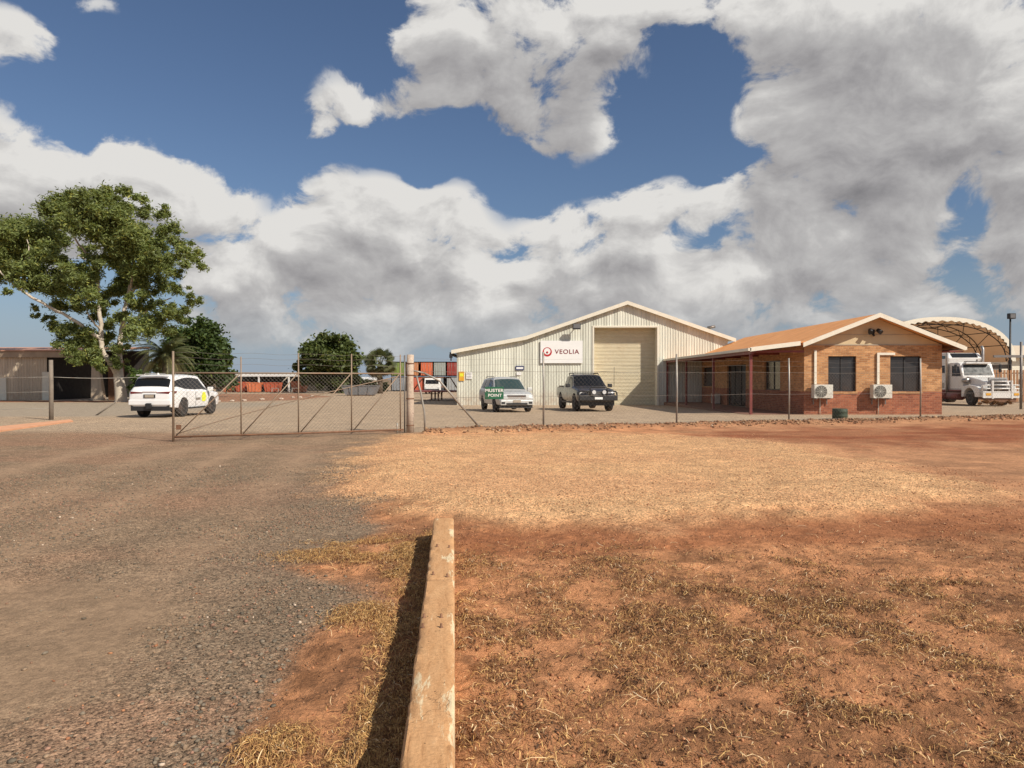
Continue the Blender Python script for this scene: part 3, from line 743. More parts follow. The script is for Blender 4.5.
M['grey_lens'] = material('grey_lens', (.16,.16,.16), .3, .05)
def floodlight(x, y, z, label, arm=.35, cat='floodlight'):
    t = thing('floodlight', label, cat, (x, y, z))
    mb = MB(); mb.box(-.28,.28,-arm-.34,-arm-.12,-.20,.20); mb.build('housing', M['black_plastic'], t, bevel=.02)
    mb = MB(); mb.box(-.24,.24,-arm-.352,-arm-.342,-.12,.17); mb.build('lamp_glass', M['grey_lens'], t)
    mb = MB(); mb.tube([(0,0,-.02),(0,-arm-.12,-.02)], .03, 8); mb.box(-.08,.08,-.02,.0,-.10,.10); mb.build('bracket', M['black_plastic'], t)
    return t
floodlight(4.56, SZ-.03, 5.30, 'black floodlight high on the cream shed left of the roller door', .36)

t = thing('company_sign', 'white rectangular board reading VEOLIA with a red ring emblem, fixed to the cream shed wall', 'sign', (3.53, SZ-.10, 3.53))
mb = MB(); mb.box(-1.50,1.50,-.03,.03,-.80,.80); mb.build('sign_board', M['white_sign'], t)
text_mesh('V E O L I A'.replace(' ', ''), .44, M['logo_dark'], t, (.38,-.036,.0), sx=1.06, bold=.006, sp=1.14)
mb = MB(); n = 40; vs = []; fs = []
for k in range(n):                                   # ring thicker at the bottom, like a crescent
    a = 2*math.pi*k/n; vs.append((.33*math.cos(a), -.036, .33*math.sin(a))); vs.append((.235*math.cos(a), -.036, .045+.235*math.sin(a)))
for k in range(n): fs.append((2*k, 2*((k+1) % n), 2*((k+1) % n)+1, 2*k+1))
mb.add([(v[0]-1.02, v[1], v[2]) for v in vs], fs)
mb.lathe([(.075,0),(.075,.01)], (-1.02,-.036,-.03), 'y', 16)
mb.build('emblem', M['logo_red'], t, fix=False)

def wall_sign(name, label, x, y, z, w, h, mat_, txt=None, tm=None, ts=.1):
    t = thing(name, label, 'sign', (x, y, z))
    MB().box(-w/2,w/2,-.015,.015,-h/2,h/2).build('sign_board', mat_, t, bevel=.004)
    return t
t = wall_sign('wall_sign', 'small dark blue and white notice on the shed wall above the silver wagon', .55, SZ-.06, 2.38, .60, .32, M['blue_sign'])
MB().box(-.24,.24,-.022,-.017,-.07,.07).build('white_panel', M['white_sign'], t)
wall_sign('wall_sign', 'small white notice under the blue one on the cream shed', .50, SZ-.06, 1.98, .34, .22, M['white_sign'])
t = wall_sign('warning_sign', 'amber rounded warning plate at the left corner of the cream shed', -3.60, SZ-.06, 1.80, .38, .66, M['amber'])
MB().box(-.13,.13,-.022,-.017,-.02,.20).build('pictogram', M['yellow'], t)
t = wall_sign('wall_sign', 'small pale notice right of the amber warning plate on the shed', -3.05, SZ-.06, 1.85, .42, .50, M['white_sign'])
mb = MB()
for i in range(4): mb.box(-.15,.15,-.021,-.017,-.18+i*.11,-.15+i*.11)
mb.build('print_lines', M['grey_metal'], t)

# ------------------------------------------------------------------ the office
OZ = 32.5; OB = -.06
off = thing('brick_office', 'low brick office with orange sheet roof, cream gable and shaded side verandah', 'office', (0, OZ, 0))
ox0, ox1, ol = 13.56, 19.96, 17.6
OG = 3.20; BAND = 1.02
wins = [(14.68, 15.98, 1.02, 2.66), (17.56, 18.99, 1.02, 2.66)]      # x0,x1,z0,z1 front
def wall_front(mb, y, z0, z1, holes, th=.23):
    xs = sorted({ox0, ox1} | {h[0] for h in holes} | {h[1] for h in holes})
    for a, b in zip(xs[:-1], xs[1:]):
        hs = [h for h in holes if h[0] <= a+1e-6 and h[1] >= b-1e-6]
        if hs:
            h = hs[0]
            if h[2] > z0: mb.box(a,b,y,y+th,z0,h[2])
            if h[3] < z1: mb.box(a,b,y,y+th,h[3],z1)
        else: mb.box(a,b,y,y+th,z0,z1)
mb = MB(); wall_front(mb, 0, BAND, OG, wins); 
sw = [(35.4-OZ, 37.6-OZ, 1.02, 2.55), (40.6-OZ, 44.1-OZ, OB, 2.45), (46.8-OZ, 50-OZ-.3, 1.1, 2.4)]
ys = [.23]+[v for h in sw for v in h[:2]]+[ol]
for i in range(len(ys)-1):
    a, b = ys[i], ys[i+1]
    h = [h for h in sw if abs(h[0]-a) < 1e-6]
    if h:
        h = h[0]
        if h[2] > BAND: mb.box(ox0,ox0+.23,a,b,BAND,h[2])
        mb.box(ox0,ox0+.23,a,b,h[3],OG)
    else: mb.box(ox0,ox0+.23,a,b,BAND,OG)
mb.box(ox1-.23,ox1,.23,ol,BAND,OG); mb.box(ox0+.23,ox1-.23,ol-.23,ol,BAND,OG)
mb.build('upper_wall', M['brick_tan'], off)
mb = MB(); mb.box(ox0,ox1,-.004,.226,OB-.2,BAND)
for a, b in ((.226, sw[1][0]), (sw[1][1], ol)): mb.box(ox0-.004,ox0+.226,a,b,OB-.2,BAND)
mb.box(ox1-.226,ox1+.004,.226,ol,OB-.2,BAND); mb.box(ox0+.226,ox1-.226,ol-.226,ol+.004,OB-.2,BAND)
mb.build('lower_wall', M['brick_red'], off)
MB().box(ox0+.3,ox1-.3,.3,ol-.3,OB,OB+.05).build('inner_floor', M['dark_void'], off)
def window(parent, x0, x1, z0, z1, side=None, panes=2, tint='glass_office'):
    f = MB(); W = .06
    def B(m, a, b, y0, y1, c, d):
        if side is None: m.box(a,b,y0,y1,c,d)
        else: m.box(side+y0, side+y1, a, b, c, d)
    B(f,x0,x1,.10,.16,z0,z0+W); B(f,x0,x1,.10,.16,z1-W,z1); B(f,x0,x0+W,.10,.16,z0+W,z1-W); B(f,x1-W,x1,.10,.16,z0+W,z1-W)
    for k in range(1, panes):
        c = x0+(x1-x0)*k/panes; B(f,c-.035,c+.035,.095,.155,z0+W,z1-W)
    fr = f.build('window_frame', M['black_plastic'], parent)
    p = MB(); B(p,x0+W,x1-W,.125,.135,z0+W,z1-W); p.build('pane', M[tint], fr)
    return fr
for h in wins: window(off, *h)
for h in wins: MB().box(h[0]-.05,h[1]+.05,-.035,.10,h[2]-.10,h[2]-.002).build('window_sill', M['brick_tan'], off)
window(off, *sw[0], side=ox0); window(off, *sw[2], side=ox0, panes=1)
d = window(off, *sw[1], side=ox0, panes=3); d.name = 'sliding_door'
# gable, roof, fascia
AX = (ox0+ox1)/2; SL = .39; apex = OG+.04+SL*(AX-ox0)
for ya in (.02, ol-.2): MB().prism([(ox0,OG),(ox1,OG),(AX,apex)], 'y', ya, ya+.18).build('gable_wall', M['beige_board'], off)
mb = MB(); mb.box(ox0,ox1,-.012,.02,OG-.04,OG+.0); mb.box(ox0+1.2,ox1-1.2,.005,.02,OG+.45,OG+.47); mb.build('gable_strip', M['concrete'], off)
OVH = .58
xr = ox1+.66; xlft = ox0-.26
ztop = lambda x: apex+.10-SL*abs(x-AX)
mb = MB(); mb.prism([(xlft,ztop(xlft)-.09),(AX,ztop(AX)-.09),(AX,ztop(AX)),(xlft,ztop(xlft))], 'y', -OVH, ol+.4)
mb.prism([(AX,ztop(AX)-.09),(xr,ztop(xr)-.09),(xr,ztop(xr)),(AX,ztop(AX))], 'y', -OVH, ol+.4)
mb.build('roof', M['tile'], off)
mb = MB(); 
for s in (xlft-.03, xr+.03): mb.prism([(s,ztop(s)-.17),(AX,ztop(AX)-.17),(AX,ztop(AX)+.03),(s,ztop(s)+.03)], 'y', -OVH-.04, -OVH-.001)
mb.build('barge_board', M['cream_trim'], off)
mb = MB(); mb.box(xr-.002,xr+.13,-OVH,ol+.4,ztop(xr)-.15,ztop(xr)-.01); mb.build('gutter', M['cream_trim'], off)
mb = MB(); mb.prism([(ox0-.2,OG-.06),(ox0+.0,OG-.06),(ox0,OG-.01),(ox0-.2,OG-.01)], 'y', -OVH+.02, 0); mb.build('soffit', M['maroon'], off)
mb = MB(); mb.prism([(ox1,ztop(xr)-.24),(xr-.03,ztop(xr)-.24),(xr-.03,ztop(xr)-.19),(ox1,ztop(xr)-.19)], 'y', -OVH+.02, ol); mb.build('soffit', M['maroon'], off)
# verandah
M['shade_slab'] = material('shade_darkened_slab', (.20,.10,.065), .9, .2, 3)  # slab colour, darkened to deepen the shade under the verandah
vx = 10.95; VZ1 = 3.34; VZ0 = 3.03
mb = MB(); mb.prism([(vx,VZ0-.05),(ox0-.05,VZ1-.05),(ox0-.05,VZ1),(vx,VZ0)], 'y', -.42, ol+.3); mb.build('verandah_roof', M['tile'], off)
mb = MB(); mb.prism([(vx-.05,VZ0-.17),(ox0-.35,VZ1-.20),(ox0-.35,VZ1+.0),(vx-.05,VZ0+.02)], 'y', -.46, -.421); mb.box(vx-.14,vx-.001,-.46,ol+.3,VZ0-.14,VZ0-.01); mb.build('verandah_fascia', M['cream_trim'], off)
mb = MB(); mb.box(vx+.05,vx+.17,-.3,ol+.2,VZ0-.28,VZ0-.14)
for y in np.arange(0,ol,3.0): mb.box(vx+.17,ox0,y,y+.07,VZ0-.20,VZ0-.10)
mb.build('verandah_beam', M['maroon'], off)
for y in (-.1, 5.9, 11.9, 17.3): MB().box(vx+.04,vx+.16,y-.06,y+.06,OB-.2,VZ0-.28).build('verandah_post', M['maroon'], off, bevel=.008)
MB().box(vx-.1,ox0-.01,-.15,ol,-.4,OB+.02).build('verandah_slab', M['shade_slab'], off)
# lattice screen at the far end of the verandah
mb = MB()
for k in range(18):
    x = vx+.25+k*.14; mb.box(x,x+.03,ol-.05,ol-.01,OB+.02,VZ0-.3)
for k in range(18):
    z = .1+k*.15; mb.box(vx+.2,ox0-.05,ol-.08,ol-.051,z,z+.03)
mb.build('lattice_screen', M['maroon'], off)
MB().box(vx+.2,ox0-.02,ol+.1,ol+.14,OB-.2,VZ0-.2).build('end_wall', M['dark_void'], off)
t = thing('security_light', 'black twin-head security light on the cream gable of the brick office', 'light', (16.72, OZ+.02, 3.80))
MB().box(-.09,.09,-.08,0,-.09,.09).build('mounting_box', M['black_plastic'], t, bevel=.01)
for s in (-1,1):
    MB().tube([(0,-.06,0),(s*.17,-.20,.03)], .02, 6).build('arm', M['black_plastic'], t)
    MB().tube([(s*.17,-.16,.07),(s*.24,-.34,-.06)], [.085,.11], 12).build('lamp_head', M['black_plastic'], t)
MB().tube([(0,-.05,-.08),(.02,-.14,-.20)], [.04,.05], 8).build('motion_sensor', M['black_plastic'], t)

def aircon(x, y, z, label, side=None, conduit=None):
    t = thing('air_conditioner', label, 'air conditioner', (x, y, z), 0 if side is None else side, 'outdoor air conditioning units of the brick office')
    w, d, h = .86, .34, .62
    MB().box(-w/2,w/2,-d,0,0,h).build('casing', M['ac_white'], t, bevel=.015)
    mb = MB(); mb.lathe([(.27,0),(.27,.012)], (-.12,-d-.002,h/2), 'y', 28); mb.build('fan_recess', M['dark_void'], t)
    mb = MB()
    for r in (.08,.13,.18,.23,.275):
        mb.tube([(-.12+r*math.cos(a),-d-.022,h/2+r*math.sin(a)) for a in np.linspace(0,2*math.pi,29)], .006, 5, False)
    for a in np.linspace(0,math.pi,7)[:-1]: mb.tube([(-.12-.275*math.cos(a),-d-.022,h/2-.275*math.sin(a)),(-.12+.275*math.cos(a),-d-.022,h/2+.275*math.sin(a))], .005, 5, False)
    mb.build('fan_grille', M['ac_white'], t)
    for q in (-w/2+.1, w/2-.14):
        mb = MB(); mb.box(q,q+.04,-d+.02,.06,-.05,0); mb.box(q,q+.04,.02,.06,-.3,-.04); mb.build('bracket', M['grey_metal'], t)
    if conduit:
        mb = MB(); c = conduit
        mb.box(c[0]-.055,c[0]+.055,.02,.085,h+.02,c[1])
        if len(c) > 2: mb.box(c[0]+.056,c[2],.02,.085,c[1]-.11,c[1])
        mb.build('conduit', M['cream_trim'], t)
    mb = MB(); mb.tube([(-.0,.05,0),(-.0,.05,-.75)], .02, 6); mb.build('drain_pipe', M['ac_white'], t)
    return t
aircon(14.28, OZ-.10, .72, 'left cream outdoor air conditioner unit on the brick front with a straight conduit', conduit=(-.22, 2.22))
aircon(16.99, OZ-.10, .72, 'right cream outdoor air conditioner unit on the brick front with a bent conduit', conduit=(-.02, 2.10, .75))
aircon(ox0-.12, 45.6, .02, 'outdoor air conditioner unit standing in the dark verandah by the side window', side=R(-90))

# ------------------------------------------------------------------ drum
x, y = GP(840, 419)
t = thing('steel_drum', 'short dark green steel drum standing in front of the brick office', 'drum', (x, y, gh(x,y)-.01))
MB().lathe([(.27,0),(.285,.01),(.285,.14),(.295,.16),(.285,.18),(.285,.30),(.295,.32),(.285,.34),(.285,.44),(.27,.445),(.265,.42)], n=24).build('drum_body', M['green_drum'], t)
MB().lathe([(.262,.40),(.262,.405)], n=24).build('lid', M['grey_metal'], t)

# ------------------------------------------------------------------ timber beam in the foreground
def beam_mat():
    m = bpy.data.materials.new('weathered_painted_timber'); m.use_nodes = True; N = NT(m.node_tree); p = m.node_tree.nodes['Principled BSDF']
    oc = N.node('ShaderNodeTexCoord').outputs['Object']; st = N.vm('MULTIPLY', oc, (1,.16,1))
    g1 = N.noise(st, 26, 8, .68, .6); n1 = N.noise(oc, 5, 6, .65); n2 = N.noise(oc, 55, 5, .7)
    col = N.ramp(g1, [(.28,(.30,.145,.06)),(.42,(.52,.285,.13)),(.62,(.60,.35,.17)),(.8,(.68,.43,.23))])
    col = N.mix(N.rng(n1,.35,.7,0,.55), col, (.54,.29,.135,1))
    edge = N.rng(N.sep(oc)[0], .135, .185, 0, .5)
    fl = N.rng(N.m('ADD', N.noise(st, 16, 8, .72, .3), N.m('MULTIPLY', N.m('ADD', N.m('SUBTRACT', N.noise(oc,2.2,3), .5), N.m('MULTIPLY', edge, .35)), .5)), .60,.65,0,1)
    col = N.mix(N.m('MULTIPLY',fl,.8), col, (.74,.62,.40,1))
    col = N.vm('SCALE', col, N.rng(n2,.3,.7,.82,1.12))
    cr = N.voro(N.vm('ADD', N.vm('MULTIPLY', oc, (2.6,.7,2.6)), N.vm('SCALE', N.noise(oc, 8, 4, out=1), .35)), 1.7, 'DISTANCE_TO_EDGE')
    crm = N.m('MULTIPLY', N.rng(cr, .0, .007, 1, 0), N.rng(N.noise(oc,3,3),.5,.6,0,1))
    col = N.mix(N.m('MULTIPLY', crm, .35), col, (.10,.05,.03,1))
    pit = N.rng(N.noise(N.vm('ADD', oc, (5,3,1)), 30, 3, .5), .70, .74, 0, 1)
    col = N.mix(N.m('MULTIPLY', pit, .7), col, (.14,.08,.045,1))
    N.put(p.inputs['Base Color'], col); p.inputs['Roughness'].default_value = .85; p.inputs['Specular IOR Level'].default_value = .25
    bp = N.node('ShaderNodeBump'); bp.inputs['Strength'].default_value = .8; bp.inputs['Distance'].default_value = .006
    N.put(bp.inputs['Height'], N.m('SUBTRACT', N.m('ADD', N.m('MULTIPLY', g1, .8), n2), N.m('ADD', N.m('MULTIPLY', crm, .6), N.m('MULTIPLY', pit, 1.0)))); N.put(p.inputs['Normal'], bp.outputs[0])
    return m
M['beam'] = beam_mat()
BT = .25; BW = .192
ang = math.atan(.0838)
beam = thing('timber_beam', 'weathered buff painted timber beam lying on the dirt, bolted and split across', 'beam', (-.39, 2.42, 0), ang)
def beam_piece(y0, y1, seed):
    n = int((y1-y0)/.04); sec = []
    m = 7
    ring = [(0,0)]+[(0,BT*k/3) for k in (1,2)]+[(0,BT-.012),(.012,BT)]+[(BW*k/4,BT) for k in (1,2,3)]+[(BW-.012,BT),(BW,BT-.012)]+[(BW,BT*k/3) for k in (2,1)]+[(BW,0)]
    vs = []; fs = []; k = len(ring)
    for i in range(n+1):
        y = y0+(y1-y0)*i/n
        for j, (a, b) in enumerate(ring):
            ch = 0
            if j in (3,4,8,9): ch = max(0, float(fbm(np.array([y*7.0]), np.array([j//6*7.0+seed]), 3, 5)[0])-.62)*.05
            dx = (float(fbm(np.array([y*1.2]), np.array([b*4+3.0]), 3, 90)[0])-.5)*.012
            dz = (float(fbm(np.array([y*4.0]), np.array([a*14.0]), 3, 91)[0])-.5)*.008
            sx_ = 1 if a < BW/2 else -1
            e = 0
            if i in (0, n): e = .006
            vs.append((a+dx+sx_*(ch+ (e if j not in (5,6,7) else 0)), y, -.04 if b == 0 else b+dz-(ch if j in (4,8,3,9) else 0)-(e if b > BT-.02 else 0)))
    for i in range(n):
        for j in range(k-1): fs.append((i*k+j, i*k+j+1, (i+1)*k+j+1, (i+1)*k+j))
    fs.append(tuple(range(k))); fs.append(tuple(n*k+j for j in range(k))[::-1])
    mb = MB(); mb.add(vs, fs, True); return mb
# local y runs along the beam
beam_piece(-1.6, 2.30, 1).build('beam_section', M['beam'], beam, sharp=45)
beam_piece(2.306, 4.40, 8).build('beam_section', M['beam'], beam, sharp=45)
for px, py in ((437,547),(449,548),(433,575),(447,577),(422,618),(441,618),(420,628),(441,628)):
    d = (CH-BT)*F/(py-HY); wx, wy = (px-CX)*d/F+.39, d-2.42
    lx = wx*math.cos(-ang)-wy*math.sin(-ang); ly = wx*math.sin(-ang)+wy*math.cos(-ang)
    lx = min(max(lx, .02), BW-.02)
    mb = MB(); mb.lathe([(.013,0),(.013,.003),(.007,.005),(.007,.022),(.004,.024)], (lx, ly, BT-.002), n=7); mb.build('bolt', M['rust'], beam)
# ------------------------------------------------------------------ orange kerb strip at the left
mb = MB(); p0 = GP(-60,437); p1 = GP(0,431.5); p2 = GP(73,421.5); q2 = GP(70,420.6); q1 = GP(0,427.6); q0 = GP(-60,432)
L_ = [p0,p1,p2]; Q_ = [q0,q1,q2]; vs = []
for a, b in zip(L_, Q_): vs += [(a[0],a[1],-.05),(a[0],a[1],.03),(b[0],b[1],.05),(b[0],b[1],-.05)]
fs = []
for i in range(2):
    for j in range(3): fs.append((4*i+j,4*i+j+1,4*i+j+5,4*i+j+4))
fs += [(0,1,2,3),(8,9,10,11)]
tag(MB().add(vs, fs).build('kerb', M['orange_conc']), kind='structure')

# ------------------------------------------------------------------ gate, corner post, fences
M['wire'] = material('weathered_wire', (.17,.145,.12), .7, .2, 5)
M['gate_pipe'] = material('rusty_gate_pipe', (.27,.20,.14), .6, .2, 4, metal=.2, dirt=(.24,.11,.05), dirt_amt=.7, dscale=4)
def pipe(parent, name, pts, r, mat_='galv', n=8): return MB().tube(pts, r, n).build(name, M[mat_], parent)
def strand_mesh(x0, y0, x1, y1, zb, zt, sp, r):
    """chain link between two ground points: two families of diagonal wires"""
    L = math.hypot(x1-x0, y1-y0); ux, uy = (x1-x0)/L, (y1-y0)/L; nx_, ny_ = -uy, ux
    V = []; Fq = []
    hgt = zt-zb
    for fam in (1,-1):
        s = -hgt
        while s < L+hgt:
            a = s; b = s+hgt*fam
            lo = (a, zb); hi = (b, zt)
            # clip to 0..L
            t0, t1 = 0.0, 1.0
            for lim, sg in ((0,1),(L,-1)):
                da_ = sg*(a-lim); db_ = sg*(b-lim)
                if da_ < 0 and db_ < 0: t0 = 2; break
                if da_ < 0: t0 = max(t0, da_/(da_-db_))
                if db_ < 0: t1 = min(t1, da_/(da_-db_))
            if t0 < t1:
                P = []
                for t in (t0, t1): P.append((a+(b-a)*t, zb+hgt*t))
                i0 = len(V)
                off = r*.8*fam
                for (u, z) in P:
                    for k in range(3):
                        an = 2.09*k; du = r*math.cos(an)*.7; dz = r*math.cos(an)*.7*-fam; dn = r*math.sin(an)+off
                        V.append((x0+ux*(u+du)+nx_*dn, y0+uy*(u+du)+ny_*dn, z+dz))
                for k in range(3): Fq.append((i0+k, i0+(k+1) % 3, i0+3+(k+1) % 3, i0+3+k))
            s += sp
    mb = MB(); mb.v = V; mb.f = Fq; mb.sm = [False]*len(Fq); return mb
gx0, gy0 = -8.76, 18.1; gx1, gy1 = -3.22, 20.75
gate = thing('mesh_gate', 'long rusty pipe and chain mesh gate in four braced panels across the drive', 'gate', (0,0,0))
def gp(t): return (gx0+(gx1-gx0)*t, gy0+(gy1-gy0)*t)
g0 = gh(*gp(0)); g1_ = gh(*gp(1))
zb, zt = .10, 1.76
def gpt(t, z): x, y = gp(t); return (x, y, z)
pipe(gate, 'top_rail', [gpt(0,zt), gpt(1,zt)], .021, 'gate_pipe'); pipe(gate, 'bottom_rail', [gpt(0,zb), gpt(.5,zb-.01), gpt(1,zb)], .026, 'rust')
for i, t in enumerate((0,.267,.51,.75,.985)):
    pipe(gate, 'upright', [gpt(t, -.04 if i == 0 else .06), gpt(t, 2.32 if i != 1 else 2.2)], .019 if i else .030, 'gate_pipe')
pipe(gate, 'bottom_wheel_leg', [gpt(.97,-.04), gpt(.97,.3)], .02)
for t0, t1 in ((.01,.262),(.275,.505),(.52,.745),(.76,.98)):
    pipe(gate, 'brace', [gpt(t0,zb+.03), gpt(t1,zt-.02)], .016, 'gate_pipe')
pipe(gate, 'tension_cable', [(*gp(t)[:2], zb+.05+(zt-zb-.1)*t**.93+ .04*math.sin(t*3.1)) for t in np.linspace(0.01,.97,16)], .012, 'gate_pipe')
strand_mesh(gx0, gy0+.03, gx1, gy1+.03, zb, zt, .105, .0028).build('chain_mesh', M['wire'], gate, fix=False)
for h in (1.98, 2.14, 2.28): pipe(gate, 'barbed_wire', [(*gp(t)[:2], h+.02*math.sin(t*25)) for t in np.linspace(0,1,20)], .003, 'wire', n=5)
MB().box(-.05,.05,-.04,.04,-.06,.06).build('latch', M['rust'], gate, loc=gpt(.02,.35))

cp = thing('corner_post', 'thick flaking white timber post standing at the right end of the gate', 'post', (-3.05, 20.95, gh(-3.05,20.95)-.05))
M['post_paint'] = material('flaking_post', (.50,.40,.31), .85, .3, 9, bump=.5, dirt=(.20,.13,.10), dirt_amt=.9, dscale=9)
MB().tube([(0,0,0),(0.005,0,.8),(-.005,0,1.6),(.01,0,2.38)], [.118,.113,.108,.104], 14).build('post_body', M['post_paint'], cp)
for z in (.25,1.05,1.75,2.1): MB().lathe([(.118,z),(.122,z+.01),(.122,z+.025),(.118,z+.035)], n=14).build('wire_loop', M['rust'], cp)
pipe(cp, 'hinge_pipe', [(-.155,-.05,.05),(-.155,-.05,2.36)], .024, 'grey_metal')

fence = thing('wire_fence', 'rusty chain mesh fence with thin posts and barbed wire running right from the gate', 'fence')
posts = [(-2.75,-.05,1.9),(1.0,0,2.45),(5.6,0,2.45),(10.0,0,2.35),(15.9,0,2.4),(21.3,0,2.5),(27.0,0,2.5)]
for i, (x, ln, h) in enumerate(posts):
    y = FNC(x); z = gh(x, y)
    if i == 0: pipe(fence, 'leaning_post', [(x+.14,y,z-.1),(x+.12,y,.6),(x+.0,y,1.25),(x-.12,y,1.7)], .028, 'galv')
    else: pipe(fence, 'post', [(x,y,z-.1),(x+.01,y,1.2),(x-.01,y,h)], .031)
pipe(fence, 'brace', [(-2.65,FNC(-2.65),1.78),(-2.2,FNC(-2.2),1.55),(-1.0,FNC(-1)-.1,.12)], .030)
pipe(fence, 'brace', [(-2.95,FNC(-2.95),1.85),(-2.65,FNC(-2.65),1.78)], .026)
xs_ = np.arange(-2.9, 29, .6)
def sagline(h, amp): 
    out = []
    for x in xs_:
        out.append((x, FNC(x), h+amp*math.sin(x*.9)*.5+amp*.6*math.sin(x*2.3+h)))
    return out
for h, a in ((1.83,.02),(1.05,.02),(.14,.01)): pipe(fence, 'line_wire', sagline(h, a), .0048, 'wire', n=5)
for h, a in ((2.05,.03),(2.22,.03)): pipe(fence, 'barbed_wire', sagline(h, a), .0022, 'wire', n=5)
strand_mesh(-2.9, FNC(-2.9), 28.8, FNC(28.8), .10, 1.83, .14, .0014).build('chain_mesh', M['wire'], fence, fix=False)

x = 4.0
px_, py_ = -.55, FNC(-.55)-.05
t = thing('muster_sign', 'green plate reading MUSTER POINT in white, hung on the wire fence before the silver wagon', 'sign', (px_, py_, 1.165))
MB().box(-.29,.29,-.008,.008,-.19,.19).build('sign_board', M['green_sign'], t, bevel=.004)
text_mesh('MUSTER', .135, M['white_sign'], t, (0,-.011,.075), sx=1.12, bold=.003, ext=.0015); text_mesh('POINT', .125, M['white_sign'], t, (.02,-.011,-.075), sx=1.12, bold=.002, ext=.0015)

lf = thing('boundary_fence', 'sagging wire fence with a stout grey post in front of the old shed at left', 'fence')
lx, ly = GP(51,419.5)
pts_l = [(-36,24.5),(lx,ly),(-15.3,32.0)]
M['grey_post'] = material('grey_timber', (.20,.165,.13), .85, .2, 4, bump=.4)
MB().tube([(lx,ly,-.1),(lx+.01,ly,1.2),(lx,ly,2.35)], [.085,.08,.075], 10).build('post', M['grey_post'], lf)
MB().tube([(-36,24.5,-.1),(-36,24.5,2.3)], .07, 10).build('post', M['grey_post'], lf)
sx0 = GP(94,415); MB().tube([(sx0[0],sx0[1],-.1),(sx0[0]+.85,sx0[1]+.2,.55)], .035, 8).build('leaning_stake', M['grey_post'], lf)
for h in (1.68,1.1,.45): pipe(lf, 'line_wire', [(-36+(lx+36)*t, 24.5+(ly-24.5)*t, h-.12*math.sin(math.pi*t)) for t in np.linspace(0,1,14)], .006, n=5)
for h in (1.68,): pipe(lf, 'line_wire', [(lx+(-15.9-lx)*t, ly+(30-ly)*t, h-.05*math.sin(math.pi*t)) for t in np.linspace(0,1,8)], .010, n=5)

# ------------------------------------------------------------------ old shed at the left
M['old_fascia'] = material('old_fascia', (.40,.30,.21), .7, .15, 1)
LZ = 64.0; LB = mz(LZ)-.1
k = LZ/F
old = thing('old_shed', 'low old shed with salmon roof and dark open bay behind the gum tree', 'shed', (0, LZ, 0))
def LX(px): return (px-CX)*k
def LH(py): return CH+(HY-py)*k
mb = MB(); ribbed_wall(mb, LX(-90), LX(47), lambda x: LB, lambda x: LH(357.5), 0, .25, .03); mb.build('wall', M['old_clad'], old, fix=False)
MB().box(LX(43),LX(50.5),-.12,-.04,LB,LH(372)).build('sunlit_patch', M['cream_trim'], old)  # this box and the next stand in for sunlit spots on the wall
MB().box(LX(-6),LX(7),-.12,-.04,LB,LH(378)).build('sunlit_patch', M['cream_trim'], old)
MB().box(LX(-95),LX(98),-.35,-.05,LH(357.5),LH(351.5)).build('fascia', M['old_fascia'], old)
mb = MB(); mb.prism([(-.5,LH(351.4)),(9,LH(346)+.2),(9,LH(346)+.3),(-.5,LH(350.3))], 'x', LX(-95), LX(100)); mb.build('roof', M['pink_roof'], old)
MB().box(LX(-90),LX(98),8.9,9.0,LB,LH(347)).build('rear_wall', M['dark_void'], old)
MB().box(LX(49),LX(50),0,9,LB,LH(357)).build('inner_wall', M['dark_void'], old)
mb = MB(); mb.prism([(LX(92),LB),(LX(105),LB),(LX(98),LH(357)),(LX(93),LH(357))], 'y', -.2, .25); mb.build('sloping_pier', M['old_clad'], old)
MB().box(LX(105),LX(120),.5,.7,LB,LH(360)).build('side_wall', M['rust'], old)
MB().box(LX(-90),LX(107),-1.6,9,LB-.3,LB+.10).build('floor_slab', M['concrete'], old)

# ------------------------------------------------------------------ carport with skips
CZ = 112.0; k = CZ/F; CB = mz(CZ)
car = thing('carport', 'long low white roofed carport with pale posts behind the yard', 'carport', (0, CZ, 0))
def KX(px): return (px-CX)*k
def KH(py): return CH+(HY-py)*k
MB().box(KX(233),KX(306),-.2,6,KH(376.5),KH(373.6)).build('roof', M['white_paint'], car)
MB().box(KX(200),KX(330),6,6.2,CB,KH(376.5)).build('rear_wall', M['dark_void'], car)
for px in (234,259,289,306): MB().box(KX(px)-.12,KX(px)+.12,-.15,.09,CB,KH(376.5)).build('post', M['white_paint'], car)
MB().tube([(KX(288),-.3,KH(377)),(KX(281),-.3,KH(384))], .10, 6).build('strut', M['concrete'], car)
M['skip_red'] = material('faded_red_paint', (.50,.11,.05), .6, .2, 1.5, dirt=(.2,.08,.05), dirt_amt=.5)
M['skip_orange'] = material('faded_orange_paint', (.66,.20,.085), .6, .15, 1.5, dirt=(.3,.12,.07), dirt_amt=.4)
M['skip_grey'] = material('skip_grey', (.17,.175,.185), .6, .15, 1.2, dirt=(.24,.14,.09), dirt_amt=.4)
